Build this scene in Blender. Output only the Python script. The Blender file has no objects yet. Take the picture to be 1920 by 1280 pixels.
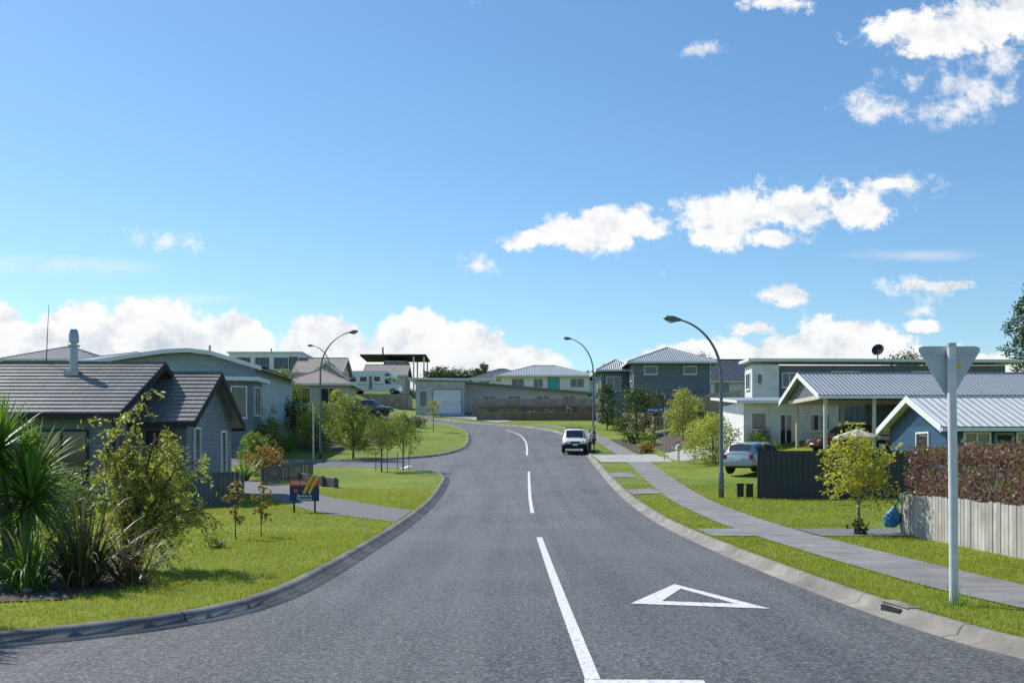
import bpy, bmesh, math, random
import numpy as np
from mathutils import Vector, Matrix
from mathutils.geometry import delaunay_2d_cdt
RD=random.Random(7); NR=np.random.default_rng(11)
scene=bpy.context.scene
COL=scene.collection
# ------------------------------------------------------------ terrain
def S(t):
    t=np.clip(t,0,1); return t*t*(3-2*t)
_pd=[-4000,0,28,38,45,55,65,74,90,105,115,122,130,150,165,200,300,600,4000]
_pz=[0,0,0,.12,.4,.85,1.3,1.8,2.95,4.4,5.2,6.0,6.8,8.2,9.2,12,15,18,20]
_g=np.arange(-50,700,.5); _v=np.interp(_g,_pd,_pz); _k=np.ones(15)/15
_v=np.convolve(np.pad(_v,7,mode='edge'),_k,mode='valid')
def hh(x,y):
    x=np.asarray(x,float); y=np.asarray(y,float)
    z=np.interp(y,_g,_v)
    z=z+S((x-9)/10)*2.2*S((y-40)/40)
    z=z+S((-x-13)/12)*(2.5*S((y-50)/30)+1.0*S((y-110)/50))
    return z
def h(x,y): return float(hh(x,y))
G=0.11   # lawn level above carriageway
# ------------------------------------------------------------ materials
def newmat(name):
    m=bpy.data.materials.new(name); m.use_nodes=True
    nt=m.node_tree; nt.nodes.clear()
    out=nt.nodes.new('ShaderNodeOutputMaterial')
    return m,nt,out
def N(nt,t,**k):
    n=nt.nodes.new(t)
    for a,b in k.items(): setattr(n,a,b)
    return n
def L(nt,a,b): nt.links.new(a,b)
def rgb(c): return (c[0],c[1],c[2],1)
def mathn(nt,op,a,b=None,c=None,clamp=False):
    n=nt.nodes.new('ShaderNodeMath'); n.operation=op; n.use_clamp=clamp
    for i,v in enumerate((a,b,c)):
        if v is None: continue
        if isinstance(v,(int,float)): n.inputs[i].default_value=v
        else: nt.links.new(v,n.inputs[i])
    return n.outputs[0]
def mixc(nt,f,a,b,mode='MIX'):
    n=nt.nodes.new('ShaderNodeMix'); n.data_type='RGBA'; n.blend_type=mode
    for s,v in ((n.inputs[0],f),(n.inputs[6],a),(n.inputs[7],b)):
        if isinstance(v,(int,float)): s.default_value=v
        elif isinstance(v,tuple): s.default_value=rgb(v)
        else: nt.links.new(v,s)
    return n.outputs[2]
def noise(nt,vec,scale,detail=4,rough=.6):
    n=nt.nodes.new('ShaderNodeTexNoise'); n.inputs['Scale'].default_value=scale
    n.inputs['Detail'].default_value=detail; n.inputs['Roughness'].default_value=rough
    if vec is not None: nt.links.new(vec,n.inputs['Vector'])
    return n.outputs[0]
def ramp(nt,f,a,b):
    n=nt.nodes.new('ShaderNodeMapRange'); n.inputs[1].default_value=a; n.inputs[2].default_value=b
    nt.links.new(f,n.inputs[0]); return n.outputs[0]
def plain(name,c,rough=.6,var=.18,scale=3,bump=.0,metal=0,spec=.5,bscale=40,coat=0):
    m,nt,out=newmat(name)
    p=N(nt,'ShaderNodeBsdfPrincipled'); p.inputs['Roughness'].default_value=rough
    p.inputs['Metallic'].default_value=metal; p.inputs['Specular IOR Level'].default_value=spec
    p.inputs['Coat Weight'].default_value=coat; p.inputs['Coat Roughness'].default_value=.05
    tc=N(nt,'ShaderNodeTexCoord')
    n=noise(nt,tc.outputs['Object'],scale,4)
    f=ramp(nt,n,.3,.7)
    dark=tuple(v*(1-var) for v in c); lite=tuple(min(1,v*(1+var*.6)) for v in c)
    L(nt,mixc(nt,f,dark,lite),p.inputs['Base Color'])
    if bump>0:
        b=N(nt,'ShaderNodeBump'); b.inputs['Strength'].default_value=bump; b.inputs['Distance'].default_value=.02
        L(nt,noise(nt,tc.outputs['Object'],bscale,4),b.inputs['Height']); L(nt,b.outputs[0],p.inputs['Normal'])
    L(nt,p.outputs[0],out.inputs[0]); return m
def lined(name,c,period=.15,axis='v',kind='board',rough=.55,dark=.45,var=.15,metal=0,dist=.02,lw=.1,cell=.22,stain=0):
    """cladding with real-scale joints read from metre UVs"""
    m,nt,out=newmat(name)
    p=N(nt,'ShaderNodeBsdfPrincipled'); p.inputs['Roughness'].default_value=rough; p.inputs['Metallic'].default_value=metal
    uv=N(nt,'ShaderNodeUVMap'); sp=N(nt,'ShaderNodeSeparateXYZ'); L(nt,uv.outputs[0],sp.inputs[0])
    s=sp.outputs[1] if axis=='v' else sp.outputs[0]
    t=mathn(nt,'DIVIDE',s,period); fr=mathn(nt,'FRACT',t)
    cl=mathn(nt,'FLOOR',t)
    wn=N(nt,'ShaderNodeTexWhiteNoise',noise_dimensions='1D'); L(nt,cl,wn.inputs['W'])
    ln=mathn(nt,'LESS_THAN',fr,lw)
    n=noise(nt,uv.outputs[0],1.3,5,.65)
    base=mixc(nt,ramp(nt,n,.3,.7),tuple(v*(1-var) for v in c),tuple(min(1,v*(1+var)) for v in c))
    base=mixc(nt,mathn(nt,'MULTIPLY',wn.outputs[0],cell if kind!='rib' else .05),base,tuple(v*.45 for v in c))
    if stain:
        mp=N(nt,'ShaderNodeMapping'); mp.inputs['Scale'].default_value=(14,1.2,1); L(nt,uv.outputs[0],mp.inputs[0])
        base=mixc(nt,mathn(nt,'MULTIPLY',ramp(nt,noise(nt,mp.outputs[0],1,5,.7),.5,.75),stain),base,tuple(v*.4 for v in c))
    f=mathn(nt,'MULTIPLY',ln,dark)
    L(nt,mixc(nt,f,base,tuple(v*.15 for v in c)),p.inputs['Base Color'])
    b=N(nt,'ShaderNodeBump'); b.inputs['Distance'].default_value=dist; b.inputs['Strength'].default_value=.8
    if kind=='rib': hgt=mathn(nt,'SINE',mathn(nt,'MULTIPLY',t,6.2832))
    elif kind=='board': hgt=mathn(nt,'SUBTRACT',1.0,fr)
    else: hgt=mathn(nt,'SUBTRACT',1.0,ln)
    L(nt,hgt,b.inputs['Height']); L(nt,b.outputs[0],p.inputs['Normal'])
    L(nt,p.outputs[0],out.inputs[0]); return m
def leafmat(name,c1,c2,trans=.4,tc=None,rough=.45):
    m,nt,out=newmat(name)
    g=N(nt,'ShaderNodeNewGeometry'); o=N(nt,'ShaderNodeTexCoord')
    n=noise(nt,o.outputs['Object'],1.6,2)
    f=mathn(nt,'MULTIPLY_ADD',g.outputs['Random Per Island'],.55,mathn(nt,'MULTIPLY',ramp(nt,n,.35,.65),.45))
    col=mixc(nt,f,c1,c2)
    p=N(nt,'ShaderNodeBsdfPrincipled'); p.inputs['Roughness'].default_value=rough; p.inputs['Specular IOR Level'].default_value=.4
    L(nt,col,p.inputs['Base Color'])
    t=N(nt,'ShaderNodeBsdfTranslucent'); L(nt,mixc(nt,.6,col,tc or (c2[0]*1.7,c2[1]*1.6,c2[2]*.7)),t.inputs[0])
    mx=N(nt,'ShaderNodeMixShader'); mx.inputs[0].default_value=trans
    L(nt,p.outputs[0],mx.inputs[1]); L(nt,t.outputs[0],mx.inputs[2]); L(nt,mx.outputs[0],out.inputs[0]); return m
def asphalt():
    m,nt,out=newmat('asphalt'); p=N(nt,'ShaderNodeBsdfPrincipled')
    tc=N(nt,'ShaderNodeTexCoord'); v=tc.outputs['Object']
    a=noise(nt,v,.28,5,.6); b=noise(nt,v,2.2,6,.75); c=noise(nt,v,20,5,.9); d=noise(nt,v,8,4,.8)
    mp=N(nt,'ShaderNodeMapping'); mp.inputs['Scale'].default_value=(1.5,.04,1); L(nt,v,mp.inputs[0])
    st=noise(nt,mp.outputs[0],1.0,4,.65)
    col=mixc(nt,ramp(nt,a,.38,.62),(.068,.068,.069),(.128,.127,.125))
    col=mixc(nt,mathn(nt,'MULTIPLY',ramp(nt,st,.44,.64),.6),col,(.19,.187,.18))
    col=mixc(nt,mathn(nt,'MULTIPLY',ramp(nt,st,.46,.32),.6),col,(.045,.045,.046))
    col=mixc(nt,mathn(nt,'MULTIPLY',ramp(nt,b,.52,.72),.75),col,(.038,.038,.039))
    col=mixc(nt,mathn(nt,'MULTIPLY',ramp(nt,d,.53,.64),.65),col,(.27,.265,.255))
    col=mixc(nt,mathn(nt,'MULTIPLY',ramp(nt,d,.47,.36),.75),col,(.024,.024,.025))
    col=mixc(nt,ramp(nt,c,.52,.64),col,(.46,.455,.44))
    col=mixc(nt,ramp(nt,c,.48,.36),col,(.010,.010,.011))
    L(nt,col,p.inputs['Base Color']); p.inputs['Roughness'].default_value=.6; p.inputs['Specular IOR Level'].default_value=.5
    bm=N(nt,'ShaderNodeBump'); bm.inputs['Distance'].default_value=.03; bm.inputs['Strength'].default_value=1.0
    L(nt,mathn(nt,'ADD',c,mathn(nt,'MULTIPLY',d,.5)),bm.inputs['Height']); L(nt,bm.outputs[0],p.inputs['Normal'])
    L(nt,p.outputs[0],out.inputs[0]); return m
def grassmat():
    m,nt,out=newmat('mown_grass'); p=N(nt,'ShaderNodeBsdfPrincipled')
    tc=N(nt,'ShaderNodeTexCoord'); v=tc.outputs['Object']
    a=noise(nt,v,.22,4,.6); b=noise(nt,v,1.3,6,.8); c=noise(nt,v,24,4,.85)
    col=mixc(nt,ramp(nt,a,.38,.62),(.145,.225,.022),(.265,.315,.035))
    col=mixc(nt,mathn(nt,'MULTIPLY',ramp(nt,b,.52,.72),.6),col,(.36,.36,.075))
    col=mixc(nt,mathn(nt,'MULTIPLY',ramp(nt,b,.47,.32),.8),col,(.08,.14,.016))
    col=mixc(nt,mathn(nt,'MULTIPLY',ramp(nt,c,.42,.66),.65),col,(.05,.095,.012))
    L(nt,col,p.inputs['Base Color']); p.inputs['Roughness'].default_value=.8; p.inputs['Specular IOR Level'].default_value=.2
    bm=N(nt,'ShaderNodeBump'); bm.inputs['Distance'].default_value=.04; bm.inputs['Strength'].default_value=.7
    L(nt,mathn(nt,'ADD',c,b),bm.inputs['Height']); L(nt,bm.outputs[0],p.inputs['Normal'])
    L(nt,p.outputs[0],out.inputs[0]); return m
M={}
M['asphalt']=asphalt(); M['grass']=grassmat()
M['blade']=leafmat('grass_blades',(.14,.215,.02),(.36,.385,.07),.45)
M['kerb']=lined('kerb_concrete',(.25,.232,.20),2.4,'v','joint',.85,.75,.5,0,.01,.012,.35)
M['kerbdark']=lined('weathered_kerb_concrete',(.19,.18,.165),2.4,'v','joint',.85,.75,.55,0,.01,.012,.35)
M['path']=lined('footpath_concrete',(.245,.235,.225),3.0,'v','joint',.85,.6,.3,0,.01,.014,.3)
M['pathplain']=plain('driveway_concrete',(.24,.235,.225),.85,.35,1.4,.3)
M['gravel']=plain('gravel',(.21,.21,.205),.9,.5,22,1,bscale=60)
M['concrete']=plain('pale_concrete',(.42,.41,.38),.8,.25,1.2,.3)
M['paint']=plain('road_paint',(.76,.76,.75),.6,.45,16,.35)
M['mulch']=plain('bark_mulch',(.10,.075,.055),.95,.6,9,1,bscale=25)
M['stone']=plain('river_stone',(.17,.165,.16),.8,.5,3,.4)
M['darkboard']=lined('grey_weatherboard',(.17,.205,.235),.16)
M['tile']=lined('concrete_roof_tile',(.19,.178,.165),.30,'u','joint',.42,.55,.4,0,.015,.09,.3)
M['browntile']=lined('brown_roof_tile',(.30,.255,.215),.33,'v','board',.6,.5,.2)
M['trim']=plain('white_trim',(.80,.80,.79),.7,.08,spec=.15)
M['darktrim']=plain('dark_trim',(.05,.053,.058),.8,.15,spec=.1)
M['greytrim']=plain('grey_trim',(.25,.26,.27),.7,.1,spec=.15)
M['glass']=plain('window_glass',(.03,.036,.042),.06,.3,1.2,spec=.9)
M['bluegrey']=lined('blue_grey_weatherboard',(.40,.49,.56),.18)
M['steel']=plain('galvanised_steel',(.42,.44,.46),.42,.2,8,.1,metal=.7)
M['lampsteel']=plain('lamp_pole_steel',(.17,.20,.22),.45,.2,5,metal=.5)
M['beige']=plain('beige_render',(.60,.54,.45),.8,.12)
M['white']=plain('white_render',(.82,.82,.81),.8,.08,spec=.2)
M['whiteboard']=lined('cream_weatherboard',(.80,.79,.76),.16,dark=.3)
M['lightgrey']=lined('light_grey_cladding',(.58,.58,.565),.2,dark=.25)
M['greyclad']=lined('slate_grey_cladding',(.165,.19,.215),.18)
M['metalroof']=lined('grey_metal_roof',(.40,.41,.42),.22,'u','rib',.38,.25,.1,.2,.03,.12)
M['paleroof']=lined('pale_ribbed_metal_roof',(.66,.66,.64),.30,'u','rib',.5,.5,.08,0,.03,.14)
M['darkroof']=lined('charcoal_metal_roof',(.09,.095,.105),.3,'u','rib',.35,.4,.15,.2,.03,.15)
M['brownroof']=lined('brown_grey_metal_roof',(.33,.30,.27),.3,'u','rib',.5,.3,.12,0,.03,.15)
M['blue']=lined('navy_weatherboard',(.028,.085,.165),.16,dark=.4)
M['garage']=lined('garage_door_panels',(.86,.86,.85),.45,'v','joint',.4,.35,.04,0,.01,.05)
M['palewood']=lined('weathered_paling',(.50,.47,.425),.152,'u','joint',.85,.3,.35,0,.01,.05,.55,.75)
M['greywood']=lined('dark_grey_paling',(.14,.145,.145),.15,'u','joint',.8,.6,.4,0,.01,.1,.4,.5)
M['brownwood']=lined('brown_paling',(.50,.40,.30),.15,'u','joint',.85,.5,.3,0,.01,.1,.35,.4)
M['blackmetal']=lined('black_steel_panel',(.022,.028,.035),.2,'u','rib',.4,.4,.1,0,.03,.15)
M['retain']=lined('retaining_timber',(.30,.225,.16),.2,'v','joint',.85,.8,.3,0,.02,.12)
M['postwood']=plain('beige_painted_post',(.62,.57,.49),.6,.1)
M['bark']=plain('bark',(.14,.105,.075),.9,.4,9,.8)
M['barkpale']=plain('pale_bark',(.28,.24,.19),.9,.35,9,.8)
M['alu']=plain('sign_aluminium_back',(.55,.57,.58),.5,.15,4,metal=.15)
M['postwhite']=plain('white_post_paint',(.72,.72,.71),.45,.15,6)
M['teal']=plain('teal_door',(.05,.42,.45),.5,.05)
M['bagblue']=plain('blue_plastic_bag',(.02,.22,.42),.35,.3,10,.6)
M['black']=plain('black_rubber_and_recess',(.012,.012,.013),.7,.2)
M['signblue']=plain('navy_sign_face',(.012,.03,.14),.4,.05)
M['streetblue']=plain('street_sign_blue',(.01,.07,.22),.4,.05)
M['red']=plain('red_sign_face',(.78,.09,.03),.4,.05)
M['yellow']=plain('yellow_sign_strip',(.85,.48,.02),.4,.05)
M['txt']=plain('white_lettering',(.8,.8,.8),.5,.02)
M['canvas']=plain('striped_canvas',(.6,.6,.57),.8,.15)
M['canvasdark']=plain('grey_canvas_stripe',(.25,.26,.26),.8,.15)
M['skin']=plain('skin',(.48,.29,.21),.55,.08)
M['hair']=plain('dark_hair',(.03,.02,.015),.6,.2)
M['shirt']=plain('pale_blue_shirt',(.38,.43,.50),.85,.15)
M['shirt2']=plain('charcoal_top',(.04,.045,.055),.85,.2)
M['jeans']=plain('dark_jeans',(.045,.055,.085),.85,.2)
M['shorts']=plain('dark_shorts',(.05,.05,.05),.85,.2)
M['lampglass']=plain('lamp_lens',(.5,.5,.48),.2,.05)
M['redlight']=plain('tail_light_red',(.45,.01,.01),.15,.05,coat=1)
M['headlight']=plain('headlight_lens',(.6,.62,.65),.08,.05,spec=1,metal=.3)
M['rim']=plain('alloy_rim',(.45,.46,.47),.3,.1,metal=.8)
M['carwhite']=plain('white_car_paint',(.78,.79,.80),.3,.03,coat=.6)
M['carsilver']=plain('silver_car_paint',(.36,.43,.49),.28,.05,metal=.4,coat=.8)
M['carred']=plain('dark_red_car_paint',(.13,.012,.018),.25,.05,coat=1)
M['carnavy']=plain('charcoal_car_paint',(.05,.06,.075),.25,.05,coat=1)
# leaves
M['yucca']=leafmat('strap_leaf_green',(.055,.13,.02),(.19,.32,.05),.3)
M['flax']=leafmat('flax_leaf_bronze',(.045,.055,.025),(.17,.16,.07),.22)
M['weep']=leafmat('light_olive_leaf',(.17,.21,.035),(.41,.44,.11),.45)
M['lime']=leafmat('lime_leaf',(.19,.23,.03),(.46,.45,.07),.48)
M['mid']=leafmat('mid_green_leaf',(.065,.11,.02),(.20,.265,.05),.36)
M['dark']=leafmat('dark_green_leaf',(.03,.06,.018),(.10,.15,.042),.28)
M['rust']=leafmat('rust_tipped_leaf',(.14,.11,.03),(.36,.21,.07),.4)
M['sapling']=leafmat('sapling_leaf',(.10,.17,.03),(.36,.25,.07),.42)
M['hedge']=leafmat('reddish_hedge_leaf',(.11,.06,.05),(.36,.20,.17),.32,(.40,.17,.13))
M['conifer']=leafmat('conifer_needles',(.025,.055,.018),(.08,.13,.035),.15)
M['lav']=leafmat('purple_flower_leaf',(.08,.12,.04),(.32,.20,.30),.3)
# ------------------------------------------------------------ mesh helpers
def link(o): COL.objects.link(o); return o
def meta(o,label=None,cat=None,kind=None,group=None):
    if label: o["label"]=label
    if cat: o["category"]=cat
    if kind: o["kind"]=kind
    if group: o["group"]=group
    return o
def empty(name,loc,rot=0,**k):
    e=bpy.data.objects.new(name,None); e.location=loc; e.rotation_euler=(0,0,rot); e.empty_display_size=.3
    link(e); meta(e,**k); return e
class MB:
    def __init__(s): s.v=[];s.f=[];s.m=[]
    def poly(s,pts,m=0):
        i=len(s.v); s.v+= [tuple(p) for p in pts]; s.f.append(tuple(range(i,i+len(pts)))); s.m.append(m)
    def box(s,x0,x1,y0,y1,z0,z1,m=0,T=None):
        c=[(x0,y0,z0),(x1,y0,z0),(x1,y1,z0),(x0,y1,z0),(x0,y0,z1),(x1,y0,z1),(x1,y1,z1),(x0,y1,z1)]
        if T: c=[T(p) for p in c]
        for q in ((0,1,5,4),(1,2,6,5),(2,3,7,6),(3,0,4,7),(4,5,6,7),(3,2,1,0)): s.poly([c[k] for k in q],m)
    def prism(s,pts,d,m=0):
        d=Vector(d); a=[Vector(p) for p in pts]; b=[p+d for p in a]; n=len(a)
        s.poly(a,m); s.poly(b[::-1],m)
        for i in range(n): s.poly([a[i],b[i],b[(i+1)%n],a[(i+1)%n]],m)
    def tube(s,path,rad,seg=10,m=0,cap=True):
        P=[Vector(p) for p in path]
        if isinstance(rad,(int,float)): rad=[rad]*len(P)
        base=len(s.v); ref=None
        for i,p in enumerate(P):
            d=(P[min(i+1,len(P)-1)]-P[max(i-1,0)]).normalized()
            if ref is None: ref=Vector((1,0,0)) if abs(d.x)<.9 else Vector((0,1,0))
            a=(ref-d*ref.dot(d)).normalized(); ref=a; b=d.cross(a)
            for k in range(seg):
                t=2*math.pi*k/seg; s.v.append(tuple(p+(a*math.cos(t)+b*math.sin(t))*rad[i]))
        for i in range(len(P)-1):
            for k in range(seg):
                k2=(k+1)%seg; s.f.append((base+i*seg+k,base+i*seg+k2,base+(i+1)*seg+k2,base+(i+1)*seg+k)); s.m.append(m)
        if cap:
            s.f.append(tuple(base+k for k in range(seg))[::-1]); s.m.append(m)
            s.f.append(tuple(base+(len(P)-1)*seg+k for k in range(seg))); s.m.append(m)
    def build(s,name,mats,parent=None,o=(0,0,0),smooth=False,bevel=0,**k):
        me=bpy.data.meshes.new(name); ox,oy,oz=o
        me.from_pydata([(a-ox,b-oy,c-oz) for a,b,c in s.v],[],s.f)
        for mm in (mats if isinstance(mats,list) else [mats]): me.materials.append(M[mm] if isinstance(mm,str) else mm)
        me.polygons.foreach_set('material_index',s.m)
        if smooth: me.polygons.foreach_set('use_smooth',[True]*len(s.f))
        uv=me.uv_layers.new(name='UVMap'); 
        me.update()
        for p in me.polygons:
            n=p.normal
            if abs(n.z)>.995: u=Vector((1,0,0)); w=Vector((0,1,0))
            else: u=Vector((-n.y,n.x,0)).normalized(); w=n.cross(u)
            for li in p.loop_indices:
                c=me.vertices[me.loops[li].vertex_index].co
                uv.data[li].uv=(c.dot(u)+50,c.dot(w)+50)
        ob=bpy.data.objects.new(name,me); link(ob)
        if parent: ob.parent=parent
        elif o!=(0,0,0): ob.location=o
        if bevel:
            b=ob.modifiers.new('bevel','BEVEL'); b.width=bevel; b.segments=2; b.limit_method='ANGLE'
        if smooth==2:
            w=ob.modifiers.new('edges','EDGE_SPLIT'); w.split_angle=math.radians(40)
        meta(ob,**k); return ob
def np_mesh(name,V,F,mat,parent=None,**k):
    V=np.asarray(V,np.float32); F=np.asarray(F,np.int32); n=F.shape[1]
    me=bpy.data.meshes.new(name); me.vertices.add(len(V)); me.vertices.foreach_set('co',V.ravel())
    me.loops.add(F.size); me.loops.foreach_set('vertex_index',F.ravel())
    me.polygons.add(len(F)); me.polygons.foreach_set('loop_start',np.arange(len(F),dtype=np.int32)*n)
    me.update(calc_edges=True); me.validate()
    me.materials.append(M[mat]); ob=bpy.data.objects.new(name,me); link(ob)
    if parent: ob.parent=parent
    meta(ob,**k); return ob
def catmull(P,step=.6):
    out=[]; P=[np.array(p,float) for p in P]
    for i in range(len(P)-1):
        p0=P[max(i-1,0)];p1=P[i];p2=P[i+1];p3=P[min(i+2,len(P)-1)]
        d=np.linalg.norm(p2-p1); n=max(1,int(d/step)) if d<14 else max(1,int(d/3))
        m1=(p2-p0)/(np.linalg.norm(p2-p1)+np.linalg.norm(p1-p0)+1e-9)*d if i>0 else (p2-p1)
        m2=(p3-p1)/(np.linalg.norm(p3-p2)+np.linalg.norm(p2-p1)+1e-9)*d if i<len(P)-2 else (p2-p1)
        for k in range(n):
            t=k/n; t2=t*t;t3=t2*t
            out.append((2*t3-3*t2+1)*p1+(t3-2*t2+t)*m1+(-2*t3+3*t2)*p2+(t3-t2)*m2)
    out.append(P[-1]); return [tuple(q) for q in out]
def inpoly(x,y,poly):
    x=np.asarray(x);y=np.asarray(y);r=np.zeros(x.shape,bool); n=len(poly)
    for i in range(n):
        x1,y1=poly[i];x2,y2=poly[(i+1)%n]
        if y1==y2: continue
        c=((y1>y)!=(y2>y))&(x<(x2-x1)*(y-y1)/(y2-y1)+x1); r^=c
    return r
def densify(poly,res):
    o=[]
    for i in range(len(poly)):
        a=np.array(poly[i]);b=np.array(poly[(i+1)%len(poly)]); n=max(1,int(np.linalg.norm(b-a)/res))
        for k in range(n): o.append(tuple(a+(b-a)*k/n))
    return o
def draped(name,poly,zoff,res,mat,keep_inside=True,extra=None,**k):
    poly=densify(poly,res) if keep_inside else poly
    pts=[Vector(p) for p in poly]; n=len(pts)
    if extra is None:
        xs=[p[0] for p in poly]; ys=[p[1] for p in poly]
        gx,gy=np.meshgrid(np.arange(min(xs)+res/2,max(xs),res),np.arange(min(ys)+res/2,max(ys),res)); gx=gx.ravel();gy=gy.ravel()
        i=inpoly(gx,gy,poly); extra=np.stack([gx[i],gy[i]],1)
    P=np.array([[p.x,p.y] for p in pts])
    if len(extra):
        keep=np.ones(len(extra),bool)
        for c in range(0,len(extra),2000):
            e=extra[c:c+2000]; d=np.sqrt(((e[:,None,:]-P[None])**2).sum(2)).min(1); keep[c:c+2000]=d>min(res*.35,.3)
        extra=extra[keep]
    allp=pts+[Vector((float(a),float(b))) for a,b in extra]
    vo,eo,fo,_,_,_=delaunay_2d_cdt(allp,[(i,(i+1)%n) for i in range(n)],[],0,1e-5)
    V=np.array([[v.x,v.y] for v in vo]); F=np.array([f for f in fo if len(f)==3])
    c=V[F].mean(1); ins=inpoly(c[:,0],c[:,1],poly)
    F=F[ins if keep_inside else ~ins]
    z=hh(V[:,0],V[:,1])+zoff
    ob=np_mesh(name,np.column_stack([V,z]),F,mat,None,**k)
    ob.data.polygons.foreach_set('use_smooth',[True]*len(ob.data.polygons))
    return ob
# ------------------------------------------------------------ roads
RE=[(60,6.0),(30,6.0),(12,6.2),(8,6.9),(6.1,8.3),(5.1,9.8),(4.72,11.5),(4.5,14),(4.3,19.5),(4.25,28),(4.45,37),(4.75,50),(5.2,64),(5.45,76),(5.5,88),(5.0,96),(3.6,102),(1.0,107.3),(-3.2,112.8),(-7.5,118.5),(-12,124),(-20,131),(-40,142)]
LF=[(-44,135),(-24,124.5),(-16,119.5),(-11,116),(-8,112.5),(-5.6,106),(-4.3,99),(-3.8,91),(-3.7,83),(-4.2,77),(-5.7,71.5),(-8.6,68),(-13,66.5),(-20,66),(-60,66)]
LN=[(-60,59.5),(-20,59.5),(-12,59.3),(-8,58.6),(-5.2,57),(-3.9,54.5),(-3.35,51.5),(-3.15,47),(-3.0,38),(-2.95,28),(-3.0,20),(-3.05,16.5),(-3.2,13.8),(-3.6,12.3),(-4.6,11.1),(-6,10.3),(-9,9.6),(-30,8.6),(-60,8)]
cRE,cLF,cLN=catmull(RE),catmull(LF),catmull(LN)
road=cRE+cLF+cLN+[(-60,-8),(60,-8)]
draped('road',road,0,1.6,'asphalt',kind='structure',label='grey chip-seal suburban road curving uphill')
def grid(x0,x1,y0,y1,r,skip=None):
    gx,gy=np.meshgrid(np.arange(x0,x1+.01,r),np.arange(y0,y1+.01,r)); g=np.stack([gx.ravel(),gy.ravel()],1)
    g=g+NR.uniform(-.02,.02,g.shape)*r
    if skip: g=g[~((g[:,0]>skip[0])&(g[:,0]<skip[1])&(g[:,1]>skip[2])&(g[:,1]<skip[3]))]
    return g
e1=grid(-45,60,-10,150,1.8); e1=e1[~inpoly(e1[:,0],e1[:,1],road)]
ex=np.concatenate([e1,grid(-220,240,-60,420,9,(-45,60,-10,150)),grid(-4000,4000,-4000,4000,250,(-230,250,-80,440))])
draped('ground',road,G,1.8,'grass',keep_inside=False,extra=ex,kind='structure',label='mown grass ground sloping gently uphill')
def kerb(name,pl,mat,flip=1):
    P=np.array(pl); T=np.gradient(P,axis=0); T/=np.linalg.norm(T,axis=1)[:,None]+1e-9
    Nn=np.stack([-T[:,1],T[:,0]],1)*flip
    prof=[(-.03,-.1),(-.03,.118),(.0,.126),(.08,.126),(.12,.095),(.16,.02),(.33,.006),(.34,-.05)]
    V=[];F=[];n=len(P);k=len(prof)
    for o,z in prof:
        q=P+Nn*o; V.append(np.column_stack([q,hh(P[:,0],P[:,1])+z]))
    V=np.stack(V,1).reshape(-1,3)
    D=np.concatenate([[0],np.cumsum(np.linalg.norm(np.diff(P,axis=0),axis=1))])
    for i in range(n-1):
        for j in range(k-1): F.append((i*k+j,(i+1)*k+j,(i+1)*k+j+1,i*k+j+1))
    ob=np_mesh(name,V,F,mat,kind='structure',label='concrete kerb and channel beside the road')
    uv=ob.data.uv_layers.new(name='UVMap')
    for l in ob.data.loops: uv.data[l.index].uv=((l.vertex_index%k)*.07,D[l.vertex_index//k])
kerb('kerb',cRE,'kerb',1); kerb('kerb',cLF,'kerb',1); kerb('kerb',cLN,'kerbdark',1)
def strip(name,A,B,zoff,mat,along0=0,nc=3,**k):
    A=np.array(A);B=np.array(B);n=len(A);V=[];UV=[];d=along0
    for i in range(n):
        if i: d+=np.linalg.norm((A[i]+B[i]-A[i-1]-B[i-1])/2)
        for j in range(nc+1):
            q=A[i]+(B[i]-A[i])*j/nc; V.append((q[0],q[1],h(q[0],q[1])+zoff)); UV.append((j/nc*np.linalg.norm(B[i]-A[i]),d))
    F=[(i*(nc+1)+j,i*(nc+1)+j+1,(i+1)*(nc+1)+j+1,(i+1)*(nc+1)+j) for i in range(n-1) for j in range(nc)]
    ob=np_mesh(name,V,F,mat,**k); uv=ob.data.uv_layers.new(name='UVMap')
    for l in ob.data.loops: uv.data[l.index].uv=UV[l.vertex_index]
    return ob
def off(pl,d):
    P=np.array(pl);T=np.gradient(P,axis=0);T/=np.linalg.norm(T,axis=1)[:,None]+1e-9
    return P+np.stack([-T[:,1],T[:,0]],1)*d
pc=catmull([(60,8.0),(14,8.3),(9,9.3),(7.0,11.2),(6.35,13.5),(6.1,17),(5.95,24),(6.1,32),(6.45,41),(6.95,52),(7.5,62),(7.8,70),(7.7,80),(7.5,90),(6.9,97),(5.2,103.5),(2.2,109.3)],.7)
strip('footpath',off(pc,.68),off(pc,-.68),G+.018,'path',kind='structure',label='grey concrete footpath with joints')
def markline(pl,w,lab='white painted centre line'):
    c=catmull(pl,.8); strip('road_marking',off(c,w/2),off(c,-w/2),.006,'paint',nc=1,kind='structure',label=lab)
markline([(.68,8.97),(.65,14),(.63,19),(.62,24.2)],.13)
markline([(.63,33),(.70,42),(.9,57)],.12)
markline([(1.03,73.5),(1.15,82),(1.1,90),(.6,97),(-.6,102.5)],.13)
markline([(.6,8.82),(1.6,8.80)],.28,lab='white painted limit line')
markline([(-6.2,58.6),(-6.0,62.6)],.28,lab='white painted limit line')
o_=[(1.50,13.5),(3.16,13.05),(2.36,15.5)]; c_=[(1.93,13.72),(2.83,13.48),(2.37,14.98)]
np_mesh('road_marking',[(x,y,.007) for x,y in o_+c_],[(0,1,4,3),(1,2,5,4),(2,0,3,5)],'paint',kind='structure',label='white painted give way triangle outline')
DRV=[(-3.02,27.6),(-3.02,32.4),(-6.6,39),(-9.5,45),(-12,48.5),(-18,50.5),(-18,46.5),(-11.5,43),(-8,37),(-5.9,31.8)]
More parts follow.
